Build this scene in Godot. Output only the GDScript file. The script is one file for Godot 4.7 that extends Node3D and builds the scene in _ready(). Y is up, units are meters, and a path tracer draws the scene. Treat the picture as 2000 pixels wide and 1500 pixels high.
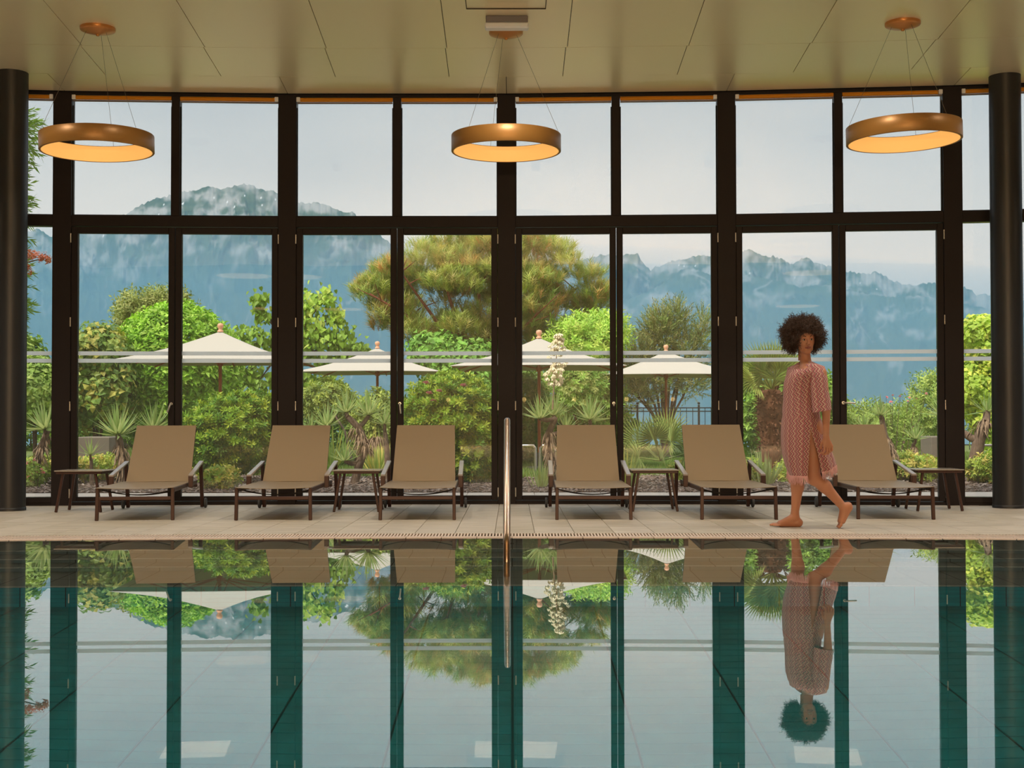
extends Node3D
# Indoor pool hall with a curved glass front, garden, lake and mountains behind it. Units are metres, y up, the camera looks along -z.

const F := 2500.0           # focal length in pixels of the 2000 x 1500 frame
const EYE := 0.97           # height of the lens above the water
const CEIL := 4.44
var M := {}
var used := {}
var cam_basis: Basis
var rng := RandomNumberGenerator.new()


# ---------------------------------------------------------------- mesh builder
class MB:
	var v := PackedVector3Array()
	var n := PackedVector3Array()
	var uv := PackedVector2Array()
	var col := PackedColorArray()
	var tint := Color.WHITE
	var colored := false

	# a, b, c run counter-clockwise seen from outside
	func tri(a: Vector3, b: Vector3, c: Vector3, na = null, nb = null, nc = null, ua := Vector2.ZERO, ub := Vector2.ZERO, uc := Vector2.ZERO) -> void:
		if na == null:
			var f := (b - a).cross(c - a).normalized()
			na = f
			nb = f
			nc = f
		v.append(a); v.append(c); v.append(b)
		n.append(na); n.append(nc); n.append(nb)
		uv.append(ua); uv.append(uc); uv.append(ub)
		if colored:
			col.append(tint); col.append(tint); col.append(tint)

	func quad(a: Vector3, b: Vector3, c: Vector3, d: Vector3, uvs := []) -> void:
		if uvs.size() == 4:
			tri(a, b, c, null, null, null, uvs[0], uvs[1], uvs[2])
			tri(a, c, d, null, null, null, uvs[0], uvs[2], uvs[3])
		else:
			tri(a, b, c)
			tri(a, c, d)

	# box with chamfered edges (ch = 0: a plain one)
	func box(xf: Transform3D, size: Vector3, ch := 0.0) -> void:
		var h := size / 2.0
		if ch <= 0.0:
			for ax in 3:
				for s: float in [-1.0, 1.0]:
					var u := (ax + 1) % 3
					var w := (ax + 2) % 3
					var p := []
					for q in [[-1, -1], [1, -1], [1, 1], [-1, 1]]:
						var e := Vector3.ZERO
						e[ax] = s * h[ax]
						e[u] = q[0] * h[u] * s
						e[w] = q[1] * h[w]
						p.append(xf * e)
					quad(p[0], p[1], p[2], p[3])
			return
		ch = minf(ch, 0.49 * minf(size.x, minf(size.y, size.z)))
		# the corner of face ax at signs s
		var cor := func(ax: int, s: Vector3) -> Vector3:
			var e := Vector3(s.x * (h.x - ch), s.y * (h.y - ch), s.z * (h.z - ch))
			e[ax] = s[ax] * h[ax]
			return xf * e
		for ax in 3:
			var u := (ax + 1) % 3
			var w := (ax + 2) % 3
			for s: float in [-1.0, 1.0]:
				var p := []
				for q in [[-1, -1], [1, -1], [1, 1], [-1, 1]]:
					var e := Vector3.ZERO
					e[ax] = s
					e[u] = q[0] * s
					e[w] = q[1]
					p.append(cor.call(ax, e))
				quad(p[0], p[1], p[2], p[3])
			# the edges along ax
			for su: float in [-1.0, 1.0]:
				for sw: float in [-1.0, 1.0]:
					var e0 := Vector3.ZERO
					e0[u] = su
					e0[w] = sw
					var e1 := e0
					e0[ax] = -1.0
					e1[ax] = 1.0
					var a: Vector3 = cor.call(u, e0)
					var b: Vector3 = cor.call(u, e1)
					var c: Vector3 = cor.call(w, e1)
					var d: Vector3 = cor.call(w, e0)
					if su * sw > 0:
						quad(a, d, c, b)
					else:
						quad(a, b, c, d)
		for sx: float in [-1.0, 1.0]:
			for sy: float in [-1.0, 1.0]:
				for sz: float in [-1.0, 1.0]:
					var s := Vector3(sx, sy, sz)
					var a: Vector3 = cor.call(0, s)
					var b: Vector3 = cor.call(1, s)
					var c: Vector3 = cor.call(2, s)
					if sx * sy * sz > 0:
						tri(a, b, c)
					else:
						tri(a, c, b)

	func bx(x: float, y: float, z: float, sx: float, sy: float, sz: float, ch := 0.0) -> void:
		box(Transform3D(Basis(), Vector3(x, y, z)), Vector3(sx, sy, sz), ch)

	# a bar of rectangular section from a to b; w across, t along up
	func bar(a: Vector3, b: Vector3, w: float, t: float, ch := 0.0, up := Vector3.UP) -> void:
		var dir := (b - a).normalized()
		var side := up.cross(dir)
		if side.length() < 1e-3:
			side = Vector3.RIGHT
		side = side.normalized()
		var u := dir.cross(side).normalized()
		box(Transform3D(Basis(side, u, dir), (a + b) / 2.0), Vector3(w, t, a.distance_to(b)), ch)

	# a round tube through points; radius a number or one for each point
	func tube(pts: Array, radius, seg := 8, caps := true, flat := 1.0) -> void:
		var count := pts.size()
		var t0: Vector3 = (pts[1] - pts[0]).normalized()
		var side := t0.cross(Vector3.UP if absf(t0.y) < 0.9 else Vector3.RIGHT).normalized()
		var rings := []
		var norms := []
		for i in count:
			var t: Vector3
			if i == 0:
				t = t0
			elif i == count - 1:
				t = (pts[i] - pts[i - 1]).normalized()
			else:
				t = ((pts[i + 1] - pts[i]).normalized() + (pts[i] - pts[i - 1]).normalized()).normalized()
			side = (side - t * side.dot(t)).normalized()
			var up := t.cross(side)
			var r: float = radius[i] if radius is Array else radius
			var ring := []
			var nor := []
			for k in seg:
				var an := TAU * k / seg
				var d := side * cos(an) + up * sin(an) * flat
				ring.append(pts[i] + d * r)
				nor.append(d.normalized())
			rings.append(ring)
			norms.append(nor)
		for i in count - 1:
			for k in seg:
				var k2 := (k + 1) % seg
				var a: Vector3 = rings[i][k]
				var b: Vector3 = rings[i][k2]
				var c: Vector3 = rings[i + 1][k2]
				var d: Vector3 = rings[i + 1][k]
				tri(a, b, c, norms[i][k], norms[i][k2], norms[i + 1][k2])
				tri(a, c, d, norms[i][k], norms[i + 1][k2], norms[i + 1][k])
		if caps:
			for k in seg:
				var k2 := (k + 1) % seg
				tri(pts[0], rings[0][k2], rings[0][k])
				tri(pts[count - 1], rings[count - 1][k], rings[count - 1][k2])

	# profile of (radius, height) turned round y; listed from bottom to top on the outside
	func lathe(xf: Transform3D, prof: Array, seg := 24, smooth := true) -> void:
		var m := prof.size()
		var pn := []
		for i in m - 1:
			var e: Vector2 = prof[i + 1] - prof[i]
			pn.append(Vector2(e.y, -e.x).normalized())
		for i in m - 1:
			var n0: Vector2 = pn[i]
			var n1: Vector2 = pn[i]
			if smooth:
				if i > 0 and pn[i - 1].dot(pn[i]) > 0.6:
					n0 = (pn[i - 1] + pn[i]).normalized()
				if i < m - 2 and pn[i + 1].dot(pn[i]) > 0.6:
					n1 = (pn[i + 1] + pn[i]).normalized()
			for k in seg:
				var a0 := TAU * k / seg
				var a1 := TAU * (k + 1) / seg
				var d0 := Vector3(cos(a0), 0, -sin(a0))
				var d1 := Vector3(cos(a1), 0, -sin(a1))
				var p0: Vector2 = prof[i]
				var p1: Vector2 = prof[i + 1]
				var a := xf * (d0 * p0.x + Vector3.UP * p0.y)
				var b := xf * (d1 * p0.x + Vector3.UP * p0.y)
				var c := xf * (d1 * p1.x + Vector3.UP * p1.y)
				var d := xf * (d0 * p1.x + Vector3.UP * p1.y)
				var bs := xf.basis
				var na := bs * (d0 * n0.x + Vector3.UP * n0.y)
				var nb := bs * (d1 * n0.x + Vector3.UP * n0.y)
				var nc := bs * (d1 * n1.x + Vector3.UP * n1.y)
				var nd := bs * (d0 * n1.x + Vector3.UP * n1.y)
				if p0.x > 1e-6:
					tri(a, b, c, na, nb, nc)
				if p1.x > 1e-6:
					tri(a, c, d, na, nc, nd)

	# a sheet of points[row][column] with smooth normals; flip turns it over; thick > 0 gives it a back and edges
	func sheet(p: Array, uvs = null, flip := false, thick := 0.0, wrap := false) -> void:
		var R := p.size()
		var C: int = p[0].size()
		var nor := []
		for r in R:
			var row := []
			for c in C:
				var l: Vector3 = p[r][(c - 1 + C - (1 if c == 0 else 0)) % C] if wrap else p[r][maxi(c - 1, 0)]
				var rr: Vector3 = p[r][(c + 1 + (1 if c == C - 1 else 0)) % C] if wrap else p[r][mini(c + 1, C - 1)]
				var u: Vector3 = p[maxi(r - 1, 0)][c]
				var d: Vector3 = p[mini(r + 1, R - 1)][c]
				var q := (rr - l).cross(d - u)
				q = q.normalized() if q.length() > 1e-9 else Vector3.UP
				row.append(-q if flip else q)
			nor.append(row)
		for side in (2 if thick > 0.0 else 1):
			for r in R - 1:
				for c in C - 1:
					var ids := [[r, c], [r, c + 1], [r + 1, c + 1], [r + 1, c]]
					var P := []
					var N := []
					var U := []
					for e in ids:
						var off: Vector3 = nor[e[0]][e[1]] * (-thick * side)
						P.append(p[e[0]][e[1]] + off)
						N.append(nor[e[0]][e[1]] * (1.0 if side == 0 else -1.0))
						U.append(uvs[e[0]][e[1]] if uvs != null else Vector2(float(e[1]) / (C - 1), float(e[0]) / (R - 1)))
					# columns run right, rows run down: counter-clockwise is 0, 3, 2, 1 when the normal is (right x down)
					var order := [0, 1, 2, 3] if (side == 0) != flip else [0, 3, 2, 1]
					tri(P[order[0]], P[order[1]], P[order[2]], N[order[0]], N[order[1]], N[order[2]], U[order[0]], U[order[1]], U[order[2]])
					tri(P[order[0]], P[order[2]], P[order[3]], N[order[0]], N[order[2]], N[order[3]], U[order[0]], U[order[2]], U[order[3]])
		if thick > 0.0:
			var rim := []
			for c in C:
				rim.append([0, c])
			for r in range(1, R):
				rim.append([r, C - 1])
			for c in range(C - 2, -1, -1):
				rim.append([R - 1, c])
			for r in range(R - 2, -1, -1):
				rim.append([r, 0])
			for i in rim.size() - 1:
				var a: Vector3 = p[rim[i][0]][rim[i][1]]
				var b: Vector3 = p[rim[i + 1][0]][rim[i + 1][1]]
				var a2: Vector3 = a - nor[rim[i][0]][rim[i][1]] * thick
				var b2: Vector3 = b - nor[rim[i + 1][0]][rim[i + 1][1]] * thick
				if a.distance_to(b) > 1e-6:
					if flip:
						quad(a, a2, b2, b)
					else:
						quad(a, b, b2, a2)

	func mesh(indexed := false) -> ArrayMesh:
		var arr := []
		arr.resize(Mesh.ARRAY_MAX)
		arr[Mesh.ARRAY_VERTEX] = v
		arr[Mesh.ARRAY_NORMAL] = n
		arr[Mesh.ARRAY_TEX_UV] = uv
		if colored:
			arr[Mesh.ARRAY_COLOR] = col
		var m := ArrayMesh.new()
		m.add_surface_from_arrays(Mesh.PRIMITIVE_TRIANGLES, arr)
		return m


# ---------------------------------------------------------------- nodes
func numbered(called: String) -> String:
	if not used.has(called):
		used[called] = 0
		return called
	used[called] += 1
	return "%s_%03d" % [called, used[called]]

func tag(o: Node3D, label: String, category: String, group := "", kind := "") -> Node3D:
	o.set_meta("label", label)
	o.set_meta("category", category)
	if group:
		o.set_meta("group", group)
	if kind:
		o.set_meta("kind", kind)
	return o

func thing(called: String, label: String, category: String, where := Vector3.ZERO, turn := 0.0, group := "", kind := "") -> Node3D:
	var o := Node3D.new()
	o.name = numbered(called)
	add_child(o)
	o.position = where
	o.rotation.y = turn
	return tag(o, label, category, group, kind)

func part(parent: Node3D, called: String, mesh: Mesh, m: Material, label := "") -> MeshInstance3D:
	var o := MeshInstance3D.new()
	o.name = called
	o.mesh = mesh
	o.material_override = m
	parent.add_child(o, true)
	if label:
		o.set_meta("label", label)
	return o

func solo(called: String, mesh: Mesh, m: Material, label: String, category: String, group := "", kind := "") -> MeshInstance3D:
	var o := MeshInstance3D.new()
	o.name = numbered(called)
	o.mesh = mesh
	o.material_override = m
	add_child(o)
	tag(o, label, category, group, kind)
	return o

func copy(o: Node3D, called: String, where: Vector3, turn: float, label: String) -> Node3D:
	var c: Node3D = o.duplicate()
	c.name = numbered(called)
	add_child(c)
	c.position = where
	c.rotation.y = turn
	c.set_meta("label", label)
	return c

func many(parent: Node3D, called: String, mesh: Mesh, m: Material, places: Array, colors: Array = []) -> MultiMeshInstance3D:
	var mm := MultiMesh.new()
	mm.transform_format = MultiMesh.TRANSFORM_3D
	mm.use_colors = colors.size() > 0
	mm.mesh = mesh
	mm.instance_count = places.size()
	for i in places.size():
		mm.set_instance_transform(i, places[i])
		if colors.size():
			mm.set_instance_color(i, colors[i])
	var o := MultiMeshInstance3D.new()
	o.name = called
	o.multimesh = mm
	o.material_override = m
	o.set_meta("kind", "stuff")
	parent.add_child(o, true)
	return o

# ---------------------------------------------------------------- materials
func rgb(r: float, g: float, b: float) -> Color:
	return Color(r / 255.0, g / 255.0, b / 255.0)

func mat(called: String, c: Color, rough := 0.6, metal := 0.0) -> StandardMaterial3D:
	var m := StandardMaterial3D.new()
	m.resource_name = called
	m.albedo_color = c
	m.roughness = rough
	m.metallic = metal
	M[called] = m
	return m

func noise_tex(freq: float, size := 256, lo := Color(0.75, 0.75, 0.75), hi := Color.WHITE, kind := FastNoiseLite.TYPE_SIMPLEX_SMOOTH, sd := 1) -> NoiseTexture2D:
	var t := NoiseTexture2D.new()
	t.width = size
	t.height = size
	t.seamless = true
	var f := FastNoiseLite.new()
	f.seed = sd
	f.noise_type = kind
	f.frequency = freq
	f.fractal_octaves = 4
	t.noise = f
	var g := Gradient.new()
	g.set_color(0, lo)
	g.set_color(1, hi)
	t.color_ramp = g
	return t

func grain(m: StandardMaterial3D, t: Texture2D, scale: Vector3) -> void:
	m.albedo_texture = t
	m.uv1_triplanar = true
	m.uv1_world_triplanar = true
	m.uv1_scale = scale

func relief(m: StandardMaterial3D, t: Texture2D, cm: float) -> void:
	m.heightmap_enabled = true
	m.heightmap_texture = t
	m.heightmap_scale = cm

# ---------------------------------------------------------------- places
# the point at depth d (metres along -z) on the line of sight through a pixel of the photograph: used to measure where things stand
func at(px: float, py: float, d: float) -> Vector3:
	var r := cam_basis * Vector3((px - 1000.0) / F, (750.0 - py) / F, -1.0)
	return Vector3(0, EYE, 0) + r * (d / -r.z)

# the point on the plane y = h
func on(px: float, py: float, h := 0.0) -> Vector3:
	var r := cam_basis * Vector3((px - 1000.0) / F, (750.0 - py) / F, -1.0)
	return Vector3(0, EYE, 0) + r * ((h - EYE) / r.y)

func front_z(x: float) -> float:      # the curved line of the glass front
	return -(14.02 - 0.0198 * x - 0.0105 * x * x)

func edge_z(x: float) -> float:       # the curved far edge of the water
	return -(9.84 - 0.004 * x - 0.011 * x * x)

func deck_y(z: float) -> float:       # the deck falls away from the pool
	return -maxf(0.0, -z - 10.2) * 0.011


func _ready() -> void:
	rng.seed = 7
	setup_camera()
	setup_light()
	setup_materials()
	build_shell()
	build_front()
	build_pool()
	build_ground()
	build_mountains()
	build_lamps()
	build_globes()
	build_added_downlights()
	build_loungers()
	build_rail()
	build_person()
	build_umbrellas()
	build_trees()
	build_garden()


func setup_camera() -> void:
	cam_basis = Basis.from_euler(Vector3(atan(53.0 / F), 0, deg_to_rad(-0.085)))
	var cam := Camera3D.new()
	cam.name = "camera"
	cam.transform = Transform3D(cam_basis, Vector3(0, EYE, 0))
	cam.fov = rad_to_deg(2.0 * atan(750.0 / F))
	cam.near = 0.05
	cam.far = 30000.0
	add_child(cam)
	cam.current = true


func setup_light() -> void:
	# a bright overcast: pale and a little warm low over the lake, grey-blue cloud above it, brightest overhead
	var W := 1024
	var H := 512
	var im := Image.create(W, H, false, Image.FORMAT_RGBF)
	var fine := FastNoiseLite.new()
	fine.seed = 11
	fine.frequency = 0.9
	fine.fractal_octaves = 4
	var stops := [[0.0, Color(1.12, 1.0, 0.85)], [4.0, Color(1.09, 0.98, 0.85)], [8.0, Color(1.11, 1.01, 0.89)], [11.5, Color(0.93, 0.88, 0.81)], [15.0, Color(0.72, 0.71, 0.69)], [20.0, Color(0.70, 0.71, 0.70)], [40.0, Color(1.02, 1.03, 1.03)], [65.0, Color(1.5, 1.51, 1.5)], [90.0, Color(1.7, 1.7, 1.68)]]
	for j in H:
		var el := 90.0 - (j + 0.5) / H * 180.0
		var base := Color(0.25, 0.26, 0.22)
		if el > 0.0:
			for k in stops.size() - 1:
				if el >= stops[k][0]:
					base = stops[k][1].lerp(stops[k + 1][1], clampf((el - stops[k][0]) / (stops[k + 1][0] - stops[k][0]), 0, 1))
		var ce := cos(deg_to_rad(el))
		var se := sin(deg_to_rad(el))
		for i in W:
			var az := (i + 0.5) / W * TAU
			var c := base
			if el > 0.0:
				var q := fine.get_noise_3d(cos(az) * ce * 2.2, se * 9.0, sin(az) * ce * 2.2)
				var amount := clampf((el - 3.0) / 8.0, 0.15, 1.0)
				var k := 1.0 + q * 0.2 * amount
				c = Color(base.r * k, base.g * (1.0 + (k - 1.0) * 0.85), base.b * (1.0 + (k - 1.0) * 0.65))
			im.set_pixel(i, j, c)
	var sky := Sky.new()
	var sm := PanoramaSkyMaterial.new()
	sm.panorama = ImageTexture.create_from_image(im)
	sky.sky_material = sm
	var env := Environment.new()
	env.background_mode = Environment.BG_SKY
	env.sky = sky
	env.tonemap_mode = Environment.TONE_MAPPER_LINEAR
	env.tonemap_exposure = 1.0
	env.sdfgi_enabled = true
	env.ssao_enabled = true
	env.ssil_enabled = true
	env.volumetric_fog_enabled = true
	env.volumetric_fog_density = 0.0
	var we := WorldEnvironment.new()
	we.name = "environment"
	we.environment = env
	add_child(we)
	# the veiled sun, high behind the building
	var sun := DirectionalLight3D.new()
	sun.name = "sun"
	sun.light_color = Color(1.0, 0.97, 0.91)
	sun.light_energy = 1.1
	sun.light_angular_distance = 9.0
	sun.shadow_enabled = true
	sun.sky_mode = DirectionalLight3D.SKY_MODE_LIGHT_ONLY
	add_child(sun)
	sun.look_at_from_position(Vector3(-30, 62, 34), Vector3.ZERO)


func setup_materials() -> void:
	var m: StandardMaterial3D
	m = mat("window_frame", rgb(44, 38, 37), 0.45)
	m.metallic_specular = 0.22
	m = mat("frame_gap", rgb(14, 12, 12), 0.7)
	m = mat("column_paint", rgb(36, 36, 38), 0.4)
	m = mat("glass", Color(0.9, 0.95, 0.95, 0.03), 0.0)
	m.transparency = BaseMaterial3D.TRANSPARENCY_ALPHA
	m = mat("film", rgb(244, 244, 240), 0.7)
	m.backlight_enabled = true
	m.backlight = Color(1.3, 1.3, 1.3)
	m = mat("steel", rgb(205, 200, 192), 0.28, 0.9)
	m = mat("rail_steel", rgb(168, 146, 130), 0.26, 1.0)
	m = mat("ceiling_panel", rgb(252, 234, 198), 0.34, 0.38)
	m.heightmap_enabled = false
	m = mat("ceiling_gap", rgb(60, 48, 28), 0.8)
	m = mat("plaster", rgb(120, 108, 90), 0.8)
	m = mat("roof", rgb(120, 118, 112), 0.9)
	for k in 4:
		m = mat("deck_tile_%d" % k, rgb(208 - 4 * k, 199 - 4 * k, 185 - 5 * k), 0.55)
		grain(m, noise_tex(0.012, 256, Color(0.86, 0.85, 0.84), Color.WHITE, FastNoiseLite.TYPE_SIMPLEX_SMOOTH, 3 + k), Vector3(0.5, 1.0, 2.5))
	m = mat("grout", rgb(150, 138, 122), 0.8)
	m = mat("shaded_channel_stone", rgb(98, 90, 84), 0.8)  # darkened in its colour to stand for shade down between the slats
	m = mat("grating_bar", rgb(222, 204, 190), 0.5)
	m = mat("coping", rgb(204, 184, 168), 0.5)
	m = mat("step_tile", rgb(138, 150, 140), 0.4)
	m = mat("step_grout", rgb(40, 50, 48), 0.7)
	m = mat("step_nosing", rgb(206, 212, 202), 0.4)
	m = mat("pool_tile", rgb(2, 186, 188), 0.35)
	grain(m, noise_tex(0.02, 256, Color(0.82, 0.84, 0.84), Color.WHITE, FastNoiseLite.TYPE_SIMPLEX_SMOOTH, 9), Vector3(0.7, 0.7, 0.7))
	m = mat("pool_grout", rgb(4, 128, 128), 0.7)
	# the water: clear, mirror-smooth
	m = mat("water", Color(0.96, 0.98, 0.98, 0.0), 0.0, 0.34)
	m.refraction_enabled = true
	m.refraction_scale = 0.033
	m.transparency = BaseMaterial3D.TRANSPARENCY_ALPHA
	m = mat("blind_fabric", rgb(240, 152, 16), 0.7)
	m.backlight_enabled = true
	m.backlight = Color(0.9, 0.8, 0.5)
	m = mat("blind_bar", rgb(120, 112, 112), 0.5)
	m = mat("white_plastic", rgb(232, 232, 234), 0.5)
	m = mat("lamp_gold", rgb(156, 110, 52), 0.38, 0.3)
	m = mat("lamp_canopy", rgb(205, 140, 78), 0.35, 0.5)
	m = mat("lamp_glow", rgb(240, 200, 140), 0.6)
	m.emission_enabled = true
	m.emission = rgb(244, 176, 92)
	m.emission_energy_multiplier = 0.75
	m = mat("globe_glow", rgb(250, 225, 170), 0.5)
	m.emission_enabled = true
	m.emission = rgb(255, 214, 130)
	m.emission_energy_multiplier = 3.0
	m = mat("added_pool_lamp_glow", rgb(235, 250, 250), 0.5)  # lens of the added underwater lamps
	m.emission_enabled = true
	m.emission = rgb(225, 250, 250)
	m.emission_energy_multiplier = 2.0
	m = mat("added_downlight_glow", rgb(250, 240, 220), 0.6)  # lens of the added ceiling downlights
	m.emission_enabled = true
	m.emission = rgb(255, 240, 215)
	m.emission_energy_multiplier = 1.2
	m = mat("cable", rgb(120, 112, 96), 0.5)
	m = mat("lounger_frame", rgb(70, 44, 36), 0.42, 0.15)
	m = mat("lounger_arm", rgb(160, 150, 142), 0.22)
	m = mat("sling", rgb(160, 138, 106), 0.42)
	m.metallic_specular = 0.6
	grain(m, weave_tex(), Vector3(60, 60, 60))
	m.uv1_world_triplanar = false
	m.backlight_enabled = true
	m.backlight = Color(0.35, 0.33, 0.3)
	m = mat("cord", rgb(34, 26, 24), 0.7)
	m = mat("rubber", rgb(58, 58, 60), 0.6)
	m = mat("table_top", rgb(158, 148, 136), 0.22)
	m = mat("canvas", rgb(188, 183, 171), 0.85)
	m.backlight_enabled = true
	m.backlight = Color(0.35, 0.3, 0.22)
	m = mat("teak", rgb(178, 92, 48), 0.5)
	m = mat("finial_wood", rgb(226, 168, 132), 0.45)
	m = mat("stone_paving", rgb(205, 196, 186), 0.8)
	m = mat("mulch", rgb(120, 98, 86), 0.95)
	grain(m, noise_tex(0.08, 256, Color(0.5, 0.48, 0.46), Color.WHITE, FastNoiseLite.TYPE_CELLULAR, 5), Vector3(1.2, 1.2, 1.2))
	m = mat("chip", Color.WHITE, 0.9)
	m.vertex_color_use_as_albedo = true
	m = mat("lawn_soil", rgb(92, 110, 48), 0.95)
	m = mat("leaf", Color.WHITE, 0.5)
	m.vertex_color_use_as_albedo = true
	m.backlight_enabled = true
	m.backlight = Color(0.76, 0.8, 0.5)
	m.metallic_specular = 0.4
	m = M.leaf.duplicate()
	m.resource_name = "palm_leaf"
	m.vertex_color_use_as_albedo = false
	m.backlight = Color(0.3, 0.32, 0.2)
	M["palm_leaf"] = m
	m = mat("bark", rgb(120, 98, 80), 0.9)
	m = mat("pine_bark", rgb(168, 100, 74), 0.9)
	m = mat("yucca_bark", rgb(150, 128, 110), 0.95)
	m = mat("dry_leaf", rgb(198, 172, 142), 0.9)
	m = mat("palm_fibre", rgb(150, 98, 66), 0.95)
	m = mat("planter", rgb(122, 114, 102), 0.85)
	m = mat("fence_iron", rgb(38, 42, 42), 0.6)
	m = mat("lake", rgb(110, 140, 150), 0.08)
	m = mat("petal", Color.WHITE, 0.7)
	m.vertex_color_use_as_albedo = true
	m.backlight_enabled = true
	m.backlight = Color(0.5, 0.5, 0.5)
	for q in [["petal_red", rgb(196, 70, 70)], ["petal_pink", rgb(244, 150, 160)], ["petal_cream", rgb(250, 240, 205)], ["petal_white", rgb(238, 238, 242)]]:
		m = mat(q[0], q[1], 0.7)
		m.backlight_enabled = true
		m.backlight = Color(0.5, 0.5, 0.5)
	for k in ["bark", "pine_bark", "yucca_bark", "palm_fibre", "dry_leaf"]:
		grain(M[k], noise_tex(0.03, 256, Color(0.55, 0.52, 0.5), Color.WHITE, FastNoiseLite.TYPE_SIMPLEX_SMOOTH, 21), Vector3(6, 1.5, 6))


func weave_tex() -> ImageTexture:
	var im := Image.create(64, 64, false, Image.FORMAT_RGB8)
	for y in 64:
		for x in 64:
			var a := 0.5 + 0.5 * sin(TAU * x / 8.0)
			var b := 0.5 + 0.5 * sin(TAU * y / 8.0)
			var over := (int(x / 8.0) + int(y / 8.0)) % 2 == 0
			var k := 0.84 + 0.16 * (a if over else b)
			im.set_pixel(x, y, Color(k, k, k))
	return ImageTexture.create_from_image(im)


# ---------------------------------------------------------------- the room
const BAYS := [-12.0, -9.63, -7.26, -4.87, -2.455, -0.056, 2.337, 4.72, 7.09, 9.46, 11.83]

func V(x: float) -> Vector3:
	return Vector3(x, 0, front_z(x))

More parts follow.
